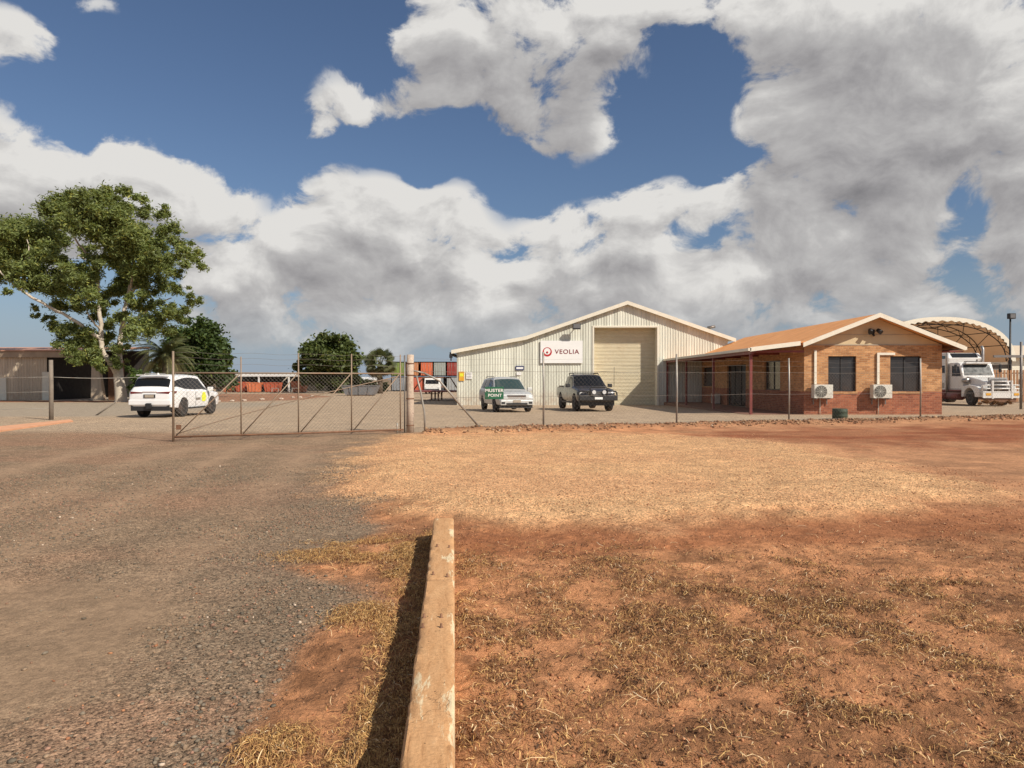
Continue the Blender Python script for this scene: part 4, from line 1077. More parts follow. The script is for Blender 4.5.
def skip(px0, px1, pyt, d, label, mat_, group=None, deep=1.8, name='skip_bin'):
    kk = d/F; x0, x1 = (px0-CX)*kk, (px1-CX)*kk; h = CH+(HY-pyt)*kk-mz(d); xc = (x0+x1)/2; w = (x1-x0)/2
    t = thing(name, label, 'skip bin', (xc, d, mz(d)), 0, group)
    b = .10; mb = MB()
    vs = [(-w*.78,.1,b),(w*.78,.1,b),(w*.78,deep-.1,b),(-w*.78,deep-.1,b),(-w,0,h),(w,0,h),(w,deep,h),(-w,deep,h)]
    iv = [(-w*.76,.16,b+.06),(w*.76,.16,b+.06),(w*.76,deep-.16,b+.06),(-w*.76,deep-.16,b+.06),(-w+.07,.07,h),(w-.07,.07,h),(w-.07,deep-.07,h),(-w+.07,deep-.07,h)]
    mb.add(vs+iv, [(0,3,2,1),(0,1,5,4),(1,2,6,5),(2,3,7,6),(3,0,4,7),(8,9,10,11),(8,12,13,9),(9,13,14,10),(10,14,15,11),(11,15,12,8),(4,5,13,12),(5,6,14,13),(6,7,15,14),(7,4,12,15)])
    mb.build('bin_body', mat_, t)
    mb = MB(); mb.box(-w-.04,w+.04,-.05,0,h-.09,h+.02)
    for q in (-.55,0,.55): mb.add([(q*w-.05,-.0,h-.1),(q*w+.05,-.0,h-.1),(q*w*.85+.05,.06,b),(q*w*.85-.05,.06,b),(q*w-.05,-.08,h-.1),(q*w+.05,-.08,h-.1),(q*w*.85+.05,.0,b),(q*w*.85-.05,.0,b)], [(4,5,6,7),(0,4,7,3),(1,5,6,2),(0,1,5,4),(3,2,6,7)])
    mb.build('rim_and_ribs', mat_, t)
    MB().box(-w*.7,w*.7,.2,deep-.2,0,b-.002).build('skids', M['rust'], t)
    return t
skip(222,233,385, 111, 'small dull orange skip left of the white carport', M['skip_orange'])
skip(235,246,382.0, 110, 'dark red skip under the left end of the white carport', M['skip_red'])
skip(246,259,382.5, 109, 'orange skip beside the first bay post of the carport', M['skip_orange'])
skip(263,279,382.5, 110, 'faded red skip under the middle bay of the carport', M['skip_red'])
skip(290.5,305,381.5, 108, 'bright orange skip under the right bay of the carport', M['skip_orange'])
skip(341,377,385.5, 84, 'long grey steel skip standing in the yard under the big tree', M['skip_grey'], deep=2.2, name='steel_skip')
for px, lab in ((272,'low white steel trestle in front of the red skip'),(292,'low white trestle in front of the bright orange skip')):
    d = 100; x = (px-CX)*d/F; t = thing('trestle', lab, 'trestle', (x, d, mz(d)))
    MB().box(-.1,1.0,0,.08,.70,.78).build('top_bar', M['galv'], t)
    for q in (0,.9): MB().tube([(q,-.25,0),(q,.05,.7)], .035, 6).build('leg', M['galv'], t); MB().tube([(q,.35,0),(q,.05,.7)], .035, 6).build('leg', M['galv'], t)

# ------------------------------------------------------------------ shipping containers
def container_mat(name, c): return material(name, c, .6, .10, .8, dirt=(c[0]*.4+.08,c[1]*.4+.03,c[2]*.4+.02), dirt_amt=.5, dscale=.8)
def container(pxl, level, c, label, d=123.0, px1=None):
    kk = d/F; x0 = (pxl-CX)*kk; w = 2.44 if px1 is None else (px1-pxl)*kk; z0 = mz(d)+level*2.62
    t = thing('shipping_container', label, 'container', (x0+w/2, d, z0)); mm = container_mat('container_paint', c)
    mb = MB()
    mb.box(-w/2+.08,w/2-.08,.10,5.95,.08,2.52)
    mb.build('shell', mm, t)
    mb = MB(); 
    for q in (-w/2, w/2-.14): mb.box(q,q+.14,0,.14,.02,2.58); mb.box(q,q+.14,5.9,6.04,.02,2.58)
    mb.box(-w/2+.13,w/2-.13,-.01,.12,.03,.16); mb.box(-w/2+.13,w/2-.13,-.01,.12,2.46,2.57)
    for q in (-w/2+.01, w/2-.13): mb.box(q,q+.12,.10,5.95,2.50,2.56); mb.build('frame', mm, t)
    for q in (-1, 1):
        m2 = MB(); a, b = (0.01, w/2-.16) if q > 0 else (-w/2+.16, -.01); m2.box(a,b,.04,.09,.17,2.45); dd = m2.build('door', mm, t)
        m3 = MB(); 
        for s in (.3,.75): m3.tube([(a+(b-a)*s,.02,.2),(a+(b-a)*s,.02,2.42)], .022, 6)
        m3.build('lock_rod', M['galv'], dd)
    return t
container(391, 1, (.20,.27,.06), 'olive green container on top of the stack left of the gate post')
container(391, 0, (.26,.28,.30), 'blue grey container under the olive green one')
container(405.5, 1, (.55,.22,.09), 'dull orange upper container partly hidden by the gate post')
container(420, 1, (.66,.15,.06), 'bright orange red container on top, right of the gate post')
container(409.5, 0, (.58,.11,.05), 'bright red container on the ground right of the gate post')
container(432.7, 1, (.33,.36,.33), 'pale grey green upper container beside the shed')
container(446.2, 1, (.30,.04,.03), 'dark red upper container nearest the cream shed')
container(430.5, 0, (.20,.24,.27), 'slate lower container behind the white cab')
container(446, 0, (.36,.38,.38), 'pale grey lower container nearest the cream shed')
M['container_blue'] = None

# small cab truck and steel ramp before the containers
d = 96.0; kk = d/F
t = thing('cab_truck', 'small pale cab-over truck parked before the red containers', 'truck', ((432-CX)*kk, d, mz(d)))
MB().prism([(0,.45),(1.9,.45),(1.9,2.25),(.35,2.25),(0,1.35)], 'x', -1.05, 1.05).build('cab', M['white_paint'], t, bevel=.05)
MB().prism([(-.02,1.38),(.31,2.12),(.36,2.12),(.03,1.38)], 'x', -.9, .9).build('windscreen', M['glass'], t)
MB().box(-1.0,1.0,-.12,0,.42,.68).build('bumper', M['black_plastic'], t)
MB().box(-1.1,1.1,2.0,6,.85,1.0).build('tray', M['rust'], t)
for x in (-.9,.9):
    for y in (.7,4.6): MB().lathe([(.38,-.12),(.40,-.1),(.40,.1),(.38,.12)], (x,y,.40), 'x', 16).build('wheel', M['tyre'], t)
    MB().box(x-.12,x+.12,-.03,-.001,.78,.95).build('headlight', M['white_lens'], t)
d = 62.0; kk = d/F; x0 = (421-CX)*kk; x1 = (456-CX)*kk; zg = mz(d)
t = thing('steel_ramp', 'rusty steel loading platform on two legs behind the corner of the cream shed', 'platform', (x0, d, zg))
w = 3.4; top = CH+(HY-390.5)*kk-zg
MB().box(-.8,w,-.3,3,top-.14,top).build('deck', M['maroon'], t)
for x in (.95,1.55): MB().box(x-.07,x+.07,-.2,-.06,0,top-.14).build('leg', M['rust'], t); MB().box(x-.07,x+.07,2.7,2.84,0,top-.14).build('leg', M['rust'], t)
MB().tube([(-.7,0,top),(.2,0,top+1.15),(2.6,0,top+1.15),(3.2,0,top+.2)], .06, 8).build('guard_rail', M['rust'], t)

# ------------------------------------------------------------------ far buildings right and centre
def simple_house(name, label, pxa, pxb, pytop, pyeave, d, wallm, roofm):
    kk = d/F; a, b = (pxa-CX)*kk, (pxb-CX)*kk; zt_ = CH+(HY-pytop)*kk; ze = CH+(HY-pyeave)*kk; z0 = mz(d)-.2
    t = thing(name, label, 'building', (0, d, 0))
    MB().box(a,b,0,8,z0,ze).build('wall', wallm, t)
    MB().prism([(-.6,ze-.05),(8.6,ze-.05),(8.6,ze+.05),(4,zt_),(-.6,ze+.08)], 'x', a-.5, b+.5).build('roof', roofm, t)
    MB().box(a-.5,b+.5,-.75,-.6,ze-.12,ze+.12).build('fascia', M['grey_metal'], t)
    for q in (.2,.6):
        w0 = a+(b-a)*q; fr = MB().box(w0,w0+1.6,-.03,.02,z0+1.1,z0+2.2).build('window_frame', M['grey_metal'], t); MB().box(w0+.08,w0+1.52,-.05,-.032,z0+1.18,z0+2.12).build('pane', M['glass'], fr)
    return t
simple_house('distant_house', 'pale cream building with a sand coloured roof at the far right beyond the light pole', 1001, 1090, 344, 357, 90, M['cream_trim'], material('sand_roof', (.60,.49,.36), .6, .06))
simple_house('distant_house', 'small pale far building seen between the big tree and the fan palm', 355, 372, 377, 380, 150, M['cream_trim'], M['white_paint'])
simple_house('distant_house', 'long low far house with salmon roof at the left edge beyond the old shed', -160, -40, 352, 362, 120, M['old_clad'], M['pink_roof'])

# ------------------------------------------------------------------ arched shade structure
AZ = 66.0; k = AZ/F; axc = (942-CX)*k
arch = thing('arched_shelter', 'big arched fabric shelter with dark truss ribs and a pale laced edge behind the truck', 'shelter', (axc, AZ, mz(AZ)))
hw = 6.6; spring = 3.6; rise = CH+(HY-320.5)*k-mz(AZ)-spring; LEN = 13.0
def ap(t, off=0.0):
    a = math.pi*t; e = .9
    cx_ = -math.copysign(abs(math.cos(a))**e, math.cos(a))*(hw+off); sz_ = (max(math.sin(a),0)**e)*(rise+off)
    return cx_, spring+sz_
M['fabric'] = tone_mat('shade_fabric', .8, .18); 
fm = bpy.data.materials.new('tan_fabric'); fm.use_nodes = True; N = NT(fm.node_tree); p = fm.node_tree.nodes['Principled BSDF']
N.put(p.inputs['Base Color'], N.ramp(N.noise(N.node('ShaderNodeTexCoord').outputs['Object'], .6, 5), [(.3,(.58,.44,.31)),(.7,(.68,.53,.38))])); p.inputs['Roughness'].default_value = .8
tr = N.node('ShaderNodeBsdfTranslucent'); tr.inputs[0].default_value = (.68,.52,.38,1); mx = N.node('ShaderNodeMixShader'); mx.inputs[0].default_value = .5
N.l.new(p.outputs[0], mx.inputs[1]); N.l.new(tr.outputs[0], mx.inputs[2]); N.l.new(mx.outputs[0], [n for n in fm.node_tree.nodes if n.type == 'OUTPUT_MATERIAL'][0].inputs[0])
vs = []; fs = []; na = 40; nl = 8
for s, of in ((0,.30),(1,.27)):
    for i in range(na+1):
        x, z = ap(i/na, of)
        for j in range(nl+1): vs.append((x, LEN*j/nl, z-.05*math.sin(math.pi*((j*4/nl) % 1))))
L2 = (na+1)*(nl+1)
for i in range(na):
    for j in range(nl):
        a = i*(nl+1)+j; fs.append((a,a+1,a+nl+2,a+nl+1)); fs.append((L2+a,L2+a+nl+1,L2+a+nl+2,L2+a+1))
MB().add(vs, fs, True).build('fabric_cover', fm, arch, fix=False)
vs = []; fs = []; nb = 150
for i in range(nb+1):
    o2 = .34; i2 = -.12 + .14*(0.5+.5*math.cos(i*2*math.pi/5))
    x, z = ap(i/nb, o2); x2, z2 = ap(i/nb, i2); vs += [(x,-.03,z),(x2,-.03,z2),(x,.03,z),(x2,.03,z2)]
for i in range(nb):
    a = 4*i; fs += [(a,a+4,a+5,a+1),(a+2,a+3,a+7,a+6),(a,a+2,a+6,a+4),(a+1,a+5,a+7,a+3)]
MB().add(vs, fs).build('laced_edge', M['cream_trim'], arch)
for yy in (0.3,4.4,8.5,12.6):
    mb = MB(); pts1 = [(ap(t,.12)[0],yy,ap(t,.12)[1]) for t in np.linspace(0,1,25)]; pts2 = [(ap(t,-.34)[0],yy,ap(t,-.34)[1]) for t in np.linspace(0,1,25)]
    mb.tube(pts1, .045, 6); mb.tube(pts2, .045, 6)
    for i in range(24): mb.tube([pts1[i], pts2[i+1]] if i % 2 else [pts2[i], pts1[i+1]], .028, 5, False)
    mb.build('truss_rib', M['black_plastic'], arch)
mb = MB()
for t in (.15,.3,.45,.6,.75,.88):
    x, z = ap(t,-.1); mb.tube([(x,.3,z),(x,12.6,z)], .04, 6)
for (t0,t1) in ((.6,.75),(.75,.88),(.3,.45)):
    for yy in (.3,4.4,8.5): a = ap(t0,-.1); b = ap(t1,-.1); mb.tube([(a[0],yy,a[1]),(b[0],yy+4.1,b[1])], .035, 6)
mb.build('purlin', M['black_plastic'], arch)
for s in (-1,1):
    for yy in (.3,4.4,8.5,12.6): MB().box(s*hw-.12,s*hw+.12,yy-.12,yy+.12,-.1,spring+.1).build('column', M['grey_metal'], arch)
for s in (1,-1):
    mb = MB(); mb.box(s*hw-.10+(0 if s < 0 else 0), s*hw+.10, .5, 12.4, 2.9, 3.3); mb.build('edge_beam', M['grey_metal'], arch)

# ------------------------------------------------------------------ light pole
d = 58.0; kk = d/F; x = (1010-CX)*kk
t = thing('light_pole', 'tall thin black pole with a square floodlight near the right edge', 'light pole', (x, d, mz(d)))
topz = CH+(HY-319)*kk-mz(d)
MB().tube([(0,0,-.1),(0,0,topz)], [.10,.07], 10).build('pole', M['black_plastic'], t)
hd = MB().box(-.22,.30,-.25,.1,topz,topz+.46).build('lamp_head', M['black_plastic'], t, bevel=.03)
MB().box(-.16,.24,-.262,-.252,topz+.07,topz+.38).build('lamp_glass', M['grey_lens'], hd)

# ------------------------------------------------------------------ brown yard fence at right
d = 56.5; kk = d/F; x0 = (990-CX)*kk; zg = mz(d)
yf = thing('picket_fence', 'brown vertical slat fence with a rail behind the truck at far right', 'fence', (0, d, zg))
M['brown_slat'] = material('brown_slat', (.34,.17,.08), .7, .2, 2)
zt_ = CH+(HY-370)*kk-zg
mb = MB(); x = x0-1
while x < x0+14:
    mb.box(x,x+.17,-.02,.02,.05,zt_); x += .26
mb.build('slats', M['brown_slat'], yf)
for z in (.5, zt_-.3): MB().box(x0-1,x0+14,.021,.09,z,z+.09).build('rail', M['rust'], yf)
for q in range(0,14,3): MB().box(x0+q,x0+q+.1,.091,.19,-.1,zt_).build('post', M['rust'], yf)
x, y = GP(1021, 409)
t = thing('steel_post', 'dark steel post standing alone at the right edge by the truck', 'post', (x, y, mz(y)-.05))
hh = (409-341)*y/F
MB().tube([(0,0,0),(0,0,hh)], .07, 10).build('post_body', M['grey_metal'], t); MB().box(-1.6,.6,-.05,.05,hh*.77,hh*.77+.14).build('cross_arm', M['grey_metal'], t)
# painted rocks on the island
mr = material('rock_whitewash', (.52,.42,.33), .85, .25, 4)
first = None; rk_n = 0
for px, py in ((219,402),(232,401.5),(244,401),(262,400),(281,399.5),(293,398),(300,398),(312,396.5)):
    x, y = GP(px, py)
    if first is None:
        V = ICOV*(1+rng.uniform(-.2,.2,(len(ICOV),1)))*np.array([.34,.25,.17]); mb = MB(); mb.add([tuple(v) for v in V], [tuple(f) for f in ICOF])
        first = o = mb.build('painted_rock', mr)
    else: o = first.copy(); COL.objects.link(o)
    o.location = (x, y, gh(x,y)+.08); o.rotation_euler = (0,0,random.uniform(0,6)); s = random.uniform(.6,.95); o.scale = (s,s,s)
    _nth = ['leftmost','second','third','fourth','fifth','sixth','seventh','rightmost'][rk_n]; rk_n += 1
    tag(o, 'whitewashed rock edging the red earth island, '+_nth+' of the row from the left', 'rock', 'whitewashed rocks edging the yard island')
# ------------------------------------------------------------------ vehicles (local +y is forward)
class Loft:
    """car body: stations (y, z_low, z_belt, z_top, half width, half width of roof)"""
    def __init__(s, st): s.st = st
    def ring(s, y):
        st = s.st
        y = min(max(y, st[0][0]), st[-1][0])
        for a, b in zip(st[:-1], st[1:]):
            if a[0] <= y <= b[0]: break
        t = (y-a[0])/(b[0]-a[0]+1e-9); _, zl, zb, zt, w, wt = [p+(q-p)*t for p, q in zip(a, b)]
        gap = zt-zb
        e = min(.05, gap*.3)
        return [(0,zl),(w*.80,zl),(w*.96,zl+.05),(w,zl+(zb-zl)*.38),(w*.992,zl+(zb-zl)*.70),(w*.975,zb-.03),(w*.95,zb),(wt+(.02 if gap > .2 else 0),zt-e),(wt*.93,zt-e*.2),(wt*.5,zt+.012),(0,zt+.018)]
    def pt(s, y, k):
        r = s.ring(y); i = int(min(k, len(r)-1.0001)); t = k-i
        return Vector((r[i][0]*(1-t)+r[i+1][0]*t, y, r[i][1]*(1-t)+r[i+1][1]*t))
    def body(s, ends=True):
        ys = []
        for a, b in zip(s.st[:-1], s.st[1:]):
            n = max(1, int((b[0]-a[0])/.16)); ys += [a[0]+(b[0]-a[0])*i/n for i in range(n)]
        ys.append(s.st[-1][0]); vs = []; fs = []
        for y in ys:
            r = s.ring(y); full = r+[(-x, z) for x, z in r[-2:0:-1]]; vs += [(x, y, z) for x, z in full]
        n = len(full)
        for i in range(len(ys)-1):
            for j in range(n): fs.append((i*n+j, i*n+(j+1) % n, (i+1)*n+(j+1) % n, (i+1)*n+j))
        fs.append(tuple(range(n))); fs.append(tuple((len(ys)-1)*n+j for j in range(n))[::-1])
        mb = MB(); mb.add(vs, fs, True); return mb
    def side_glass(s, mb, quad, sx, off=.010):
        """quad: four (y,k) corners"""
        vs = []; nu, nv = 4, 2
        for i in range(nu+1):
            for j in range(nv+1):
                u, v = i/nu, j/nv
                y = (quad[0][0]*(1-u)+quad[1][0]*u)*(1-v)+(quad[3][0]*(1-u)+quad[2][0]*u)*v
                k = (quad[0][1]*(1-u)+quad[1][1]*u)*(1-v)+(quad[3][1]*(1-u)+quad[2][1]*u)*v
                p = s.pt(y, k); vs.append(((p.x+off)*sx, p.y, p.z+.002))
        mb.add(vs, [(i*(nv+1)+j, (i+1)*(nv+1)+j, (i+1)*(nv+1)+j+1, i*(nv+1)+j+1) for i in range(nu) for j in range(nv)])
    def cross_glass(s, mb, y0, y1, k0, off):
        """front or rear screen wrapped across the car between two stations"""
        vs = []; ks = [k0, 8.0, 9.0, 10.0]; full = [(k, 1) for k in ks]+[(k, -1) for k in ks[-2::-1]]
        for u in (0, .5, 1):
            y = y0+(y1-y0)*u
            for k, sg in full:
                p = s.pt(y, k); vs.append((p.x*sg*.97, p.y+off[0], p.z+off[1]))
        n = len(full); mb.add(vs, [(i*n+j, i*n+j+1, (i+1)*n+j+1, (i+1)*n+j) for i in range(2) for j in range(n-1)], True)
def cut_arches(o, ys, r, hw, zc):
    cs = []
    for y in ys:
        for s in (-1, 1):
            mb = MB(); mb.lathe([(r, s*hw-.34), (r, s*hw+.34)], (0, y, zc), 'x', 28, False); c = mb.build('arch_cutter'); c.parent = o.parent; cs.append(c)
            md = o.modifiers.new('arch', 'BOOLEAN'); md.operation = 'DIFFERENCE'; md.object = c; md.solver = 'EXACT'
    bpy.context.view_layer.update(); dg = bpy.context.evaluated_depsgraph_get()
    me = bpy.data.meshes.new_from_object(o.evaluated_get(dg)); o.modifiers.clear(); old_me = o.data; o.data = me; me.name = old_me.name
    for c in cs: m_ = c.data; bpy.data.objects.remove(c); bpy.data.meshes.remove(m_)
    me.set_sharp_from_angle(angle=R(32))
def wheel(parent, x, y, r, w, spokes=6, rimf=.66, mat_='rim'):
    s = 1 if x > 0 else -1
    ty = MB().lathe([(r*rimf,-w/2),(r*.93,-w/2),(r,-w/2+.035),(r,w/2-.035),(r*.93,w/2),(r*rimf,w/2)], axis='x', n=28).build('wheel', M['tyre'], parent, loc=(x,y,r))
    mb = MB(); mb.lathe([(r*rimf,s*(w/2-.02)),(r*rimf*.93,s*(w/2+.004)),(r*rimf*.88,s*(w/2-.05))], axis='x', n=28)
    mb.lathe([(.06,s*(w/2-.06)),(.06,s*(w/2-.01)),(.03,s*(w/2-.0))], axis='x', n=14)
    for k in range(spokes):
        a = 2*math.pi*k/spokes; c, sn = math.cos(a), math.sin(a); L_ = r*rimf*.92; q = .030
        pts = []
        for (rr, ww, xx) in ((.03,q*1.2,s*(w/2-.02)),(L_,q,s*(w/2-.012))):
            for t in (-ww, ww): pts.append((xx, c*rr-sn*t, sn*rr+c*t)); pts.append((xx-s*.03, c*rr-sn*t, sn*rr+c*t))
        mb.add(pts, [(0,2,6,4),(0,4,5,1),(2,3,7,6),(1,5,7,3)])
    mb.build('rim', M[mat_], ty)
    MB().lathe([(r*rimf*.9,s*(w/2-.09)),(r*rimf*.9,s*(w/2-.085))], axis='x', n=20).build('brake_void', M['dark_void'], ty)
    return ty
def plate(parent, y, z, fwd, txt, matb='white_sign', x=0, mt='black_plastic'):
    p = MB().box(-.19,.19,-.008,.008,-.055,.055).build('number_plate', M[matb], parent, loc=(x,y,z))
    return p
def mirrors(parent, y, z, hw, mat_):
    for s in (-1,1):
        mb = MB(); mb.box(s*(hw+.03) if s > 0 else -(hw+.25), (hw+.25) if s > 0 else -(hw+.03), y-.06, y+.08, z-.08, z+.10)
        mb.build('mirror', M[mat_], parent, bevel=.025)

# white wagon at the left, seen from behind
L = 4.80
suv = thing('white_wagon', 'white four-wheel-drive wagon with yellow door mark, parked by the gum tree', 'car', (-14.95, 31.35, 0), R(-1.0))
suv.location.z = -.02
st = [(-2.40,.60,.96,1.00,.74,.62),(-2.385,.50,1.04,1.09,.84,.72),(-2.33,.42,1.10,1.16,.895,.76),(-2.24,.40,1.13,1.32,.925,.76),(-2.02,.38,1.15,1.68,.935,.71),(-1.88,.37,1.15,1.76,.94,.70),(-1.6,.36,1.15,1.795,.94,.70),(-.6,.34,1.12,1.815,.93,.70),(.35,.34,1.10,1.77,.93,.68),(1.18,.34,1.08,1.13,.925,.80),(1.25,.35,1.07,1.12,.925,.82),(2.05,.38,.98,1.03,.90,.78),(2.30,.42,.86,.92,.82,.68),(2.40,.50,.72,.76,.70,.55)]
lo = Loft(st); b = lo.body().build('body', M['car_white'], suv); cut_arches(b, (-1.36,1.38), .45, .93, .40)
mb = MB(); 
for s in (-1,1):
    lo.side_glass(mb, [(-2.14,6.35),(-1.2,6.10),(-1.0,6.86),(-1.90,6.70)], s); lo.side_glass(mb, [(-1.2,6.10),(-.28,6.08),(-.28,6.88),(-1.0,6.86)], s); lo.side_glass(mb, [(-.28,6.08),(1.0,6.15),(.30,6.84),(-.28,6.88)], s)
mb.build('side_window', M['glass'], suv, fix=False)
mb = MB(); lo.cross_glass(mb, -2.25,-2.045,7.0,(-.018,.008)); mb.build('rear_window', M['glass'], suv, fix=False)
mb = MB(); lo.cross_glass(mb, 1.10,.42,7.15,(.010,.010)); mb.build('windscreen', M['glass'], suv, fix=False)
MB().box(-.66,.66,-2.22,-1.98,1.765,1.80).build('spoiler', M['car_white'], suv, bevel=.012)
for s in (-1,1):
    mb = MB(); q = [(.30,-2.412,1.035),(.80,-2.395,1.00),(.93,-2.24,1.00),(.955,-2.02,1.06)]; hq = [.035,.10,.12,.05]
    vs = []
    for (x_, y_, z_), h_ in zip(q, hq): vs += [(s*x_,y_,z_),(s*x_,y_,z_+h_),(s*(x_-.06),y_+.06,z_),(s*(x_-.06),y_+.06,z_+h_)]
    mb.add(vs, [f for i in range(3) for f in ((4*i,4*i+4,4*i+5,4*i+1),(4*i+1,4*i+5,4*i+7,4*i+3),(4*i,4*i+2,4*i+6,4*i+4))]); mb.build('tail_light', M['red_lens'], suv, fix=False)
MB().box(-.30,.30,-2.400,-2.36,1.055,1.10).build('chrome_garnish', M['chrome'], suv)
pl = MB().box(-.24,.24,-2.425,-2.39,.84,.98).build('plate_recess', M['black_plastic'], suv); MB().box(-.19,.19,-2.434,-2.426,.855,.965).build('number_plate', M['concrete'], suv)
MB().box(-.88,.88,-2.42,-2.30,.54,.76).build('rear_bumper', M['car_white'], suv, bevel=.03)
MB().box(-.80,.80,-2.38,-1.9,.30,.54).build('under_tray', M['black_plastic'], suv)
mb = MB(); mb.box(-.09,.09,-2.52,-2.38,.40,.62); mb.box(-.16,-.03,-2.45,-2.40,.46,.60); mb.build('tow_bar', M['black_plastic'], suv)
for s in (-1,1): MB().box(min(s*.80,s*.96),max(s*.80,s*.96),-.85,.88,.33,.40).build('side_step', M['black_plastic'], suv)
for s in (-1,1): MB().tube([(s*.66,-1.6,1.80),(s*.66,-1.5,1.86),(s*.64,.1,1.86),(s*.64,.2,1.80)], .018, 6).build('roof_rail', M['galv'], suv)
MB().prism([(-1.75,1.79),(-1.6,1.79),(-1.72,1.88)], 'x', -.02, .02).build('antenna_fin', M['car_white'], suv)
for y in (-1.36,1.38):
    for x in (-.80,.80): wheel(suv, x, y, .385, .26)
mirrors(suv, .85, 1.16, .92, 'car_white')
for s in (-1, 1):      # yellow mark on the front doors
    mb = MB(); vs = []
    for (y, z) in ((.30,.62),(.62,.62),(.72,.80),(.62,1.02),(.40,1.04),(.26,.85)): vs.append((s*(.9395), y, z))
    mb.add(vs, [tuple(range(6))]); mb.build('door_mark', M['yellow'], suv, fix=False)
    MB().box(min(s*.936,s*.941),max(s*.936,s*.941),-.30,.15,.70,.80).build('door_text', M['yellow'] if False else M['galv'], suv)
for y in (.98,-.28,-1.10):
    for s in (-1,1): MB().box(min(s*.925,s*.934),max(s*.925,s*.934),y-.006,y+.006,.46,1.06).build('door_gap', M['black_plastic'], suv)

# silver wagon facing us by the shed
sw_ = thing('silver_wagon', 'dusty silver family wagon facing the camera in front of the cream shed', 'car', (-.36, 37.5, mz(37)), R(180+14)); sw_.scale = (1.05,)*3
st = [(-2.38,.50,.95,1.0,.82,.66),(-2.28,.40,1.05,1.30,.90,.72),(-1.95,.36,1.08,1.62,.92,.68),(-1.2,.33,1.06,1.68,.925,.67),(-.2,.32,1.04,1.70,.925,.67),(.30,.32,1.02,1.64,.925,.65),(1.15,.32,1.00,1.05,.92,.80),(1.25,.33,.99,1.04,.92,.82),(1.95,.34,.92,.97,.90,.78),(2.26,.34,.82,.88,.86,.72),(2.38,.40,.70,.74,.76,.60)]
lo = Loft(st); b = lo.body().build('body', M['car_silver'], sw_); cut_arches(b, (-1.38,1.40), .41, .925, .36)
mb = MB()
for s in (-1,1):
    lo.side_glass(mb, [(-1.9,6.15),(-1.2,6.12),(-1.15,6.88),(-1.7,6.85)], s); lo.side_glass(mb, [(-1.13,6.12),(-.28,6.1),(-.28,6.9),(-1.05,6.88)], s); lo.side_glass(mb, [(-.2,6.1),(.88,6.15),(.22,6.88),(-.2,6.9)], s)
mb.build('side_window', M['glass'], sw_, fix=False)
mb = MB(); lo.cross_glass(mb, 1.08,.38,7.15,(.010,.012)); mb.build('windscreen', M['glass_green'], sw_, fix=False)
def front_kit(t, y, hw, z_l, z_g, grille_w, dark=False, plate_z=.55, lens='white_lens'):
    for s in (-1,1):
        mb = MB(); mb.prism([(s*(hw-.34),z_l-.04),(s*(hw-.03),z_l+.02),(s*(hw-.04),z_l+.15),(s*(hw-.34),z_l+.10)] if s > 0 else [(s*(hw-.34),z_l-.04),(s*(hw-.34),z_l+.10),(s*(hw-.04),z_l+.15),(s*(hw-.03),z_l+.02)], 'y', y-.32, y-.055); mb.build('headlight', M[lens], t)
    g_ = MB().box(-grille_w,grille_w,y-.12,y+.006,z_g-.10,z_g+.10).build('grille', M['black_plastic'], t, bevel=.02)
    mb = MB(); 
    for q in (-.045,.01,.06): mb.box(-grille_w+.03,grille_w-.03,y+.007,y+.014,z_g+q-.012,z_g+q+.012)
    mb.build('grille_bar', M['chrome'] if not dark else M['grey_metal'], g_)
front_kit(sw_, 2.37, .87, .66, .74, .46)
MB().box(-.80,.80,2.20,2.40,.36,.60).build('front_bumper', M['car_silver'], sw_, bevel=.04)
MB().box(-.52,.52,2.36,2.408,.38,.47).build('lower_intake', M['black_plastic'], sw_)
for s in (-1,1): MB().box(min(s*.58,s*.76),max(s*.58,s*.76),2.37,2.404,.42,.52).build('fog_light_recess', M['black_plastic'], sw_)
plate(sw_, 2.412, .545, 1, '', 'concrete')
MB().box(-.80,.80,1.9,2.3,.22,.36).build('under_tray', M['black_plastic'], sw_)
for y in (-1.38,1.40):
    for x in (-.80,.80): wheel(sw_, x, y, .35, .23)
mirrors(sw_, .80, 1.08, .92, 'car_silver')
for s in (-1,1): MB().tube([(s*.62,-1.7,1.66),(s*.62,-1.6,1.73),(s*.60,.0,1.74),(s*.60,.1,1.68)], .018, 6).build('roof_rail', M['galv'], sw_)
MB().box(-.42,.10,.42,.62,1.14,1.20).build('dash_paper', M['white_sign'], sw_)

# dark ute with bull bar
ut = thing('dark_ute', 'charcoal dual cab ute with black bull bar and spotlights before the roller door', 'ute', (4.05, 39.0, mz(38)), R(180+8)); ut.scale = (1.08,)*3
st = [(-2.66,.58,1.10,1.14,.90,.86),(-2.60,.52,1.14,1.17,.93,.90),(-1.05,.46,1.14,1.17,.94,.90),(-.98,.46,1.14,1.20,.94,.80),(-.80,.45,1.14,1.74,.94,.70),(-.2,.44,1.13,1.82,.94,.70),(.42,.44,1.12,1.77,.94,.68),(1.18,.44,1.12,1.17,.94,.84),(1.30,.45,1.12,1.16,.94,.86),(2.25,.46,1.04,1.09,.93,.84),(2.50,.48,.92,.98,.88,.76),(2.58,.55,.80,.84,.80,.66)]
lo = Loft(st); b = lo.body().build('body', M['car_dark'], ut); cut_arches(b, (-1.62,1.60), .47, .94, .42)
mb = MB()
for s in (-1,1): lo.side_glass(mb, [(-.86,6.12),(-.10,6.1),(-.10,6.9),(-.74,6.86)], s); lo.side_glass(mb, [(-.02,6.1),(.96,6.15),(.38,6.86),(-.02,6.9)], s)
mb.build('side_window', M['glass'], ut, fix=False)
mb = MB(); lo.cross_glass(mb, 1.10,.48,7.15,(.010,.012)); mb.build('windscreen', M['glass'], ut, fix=False)
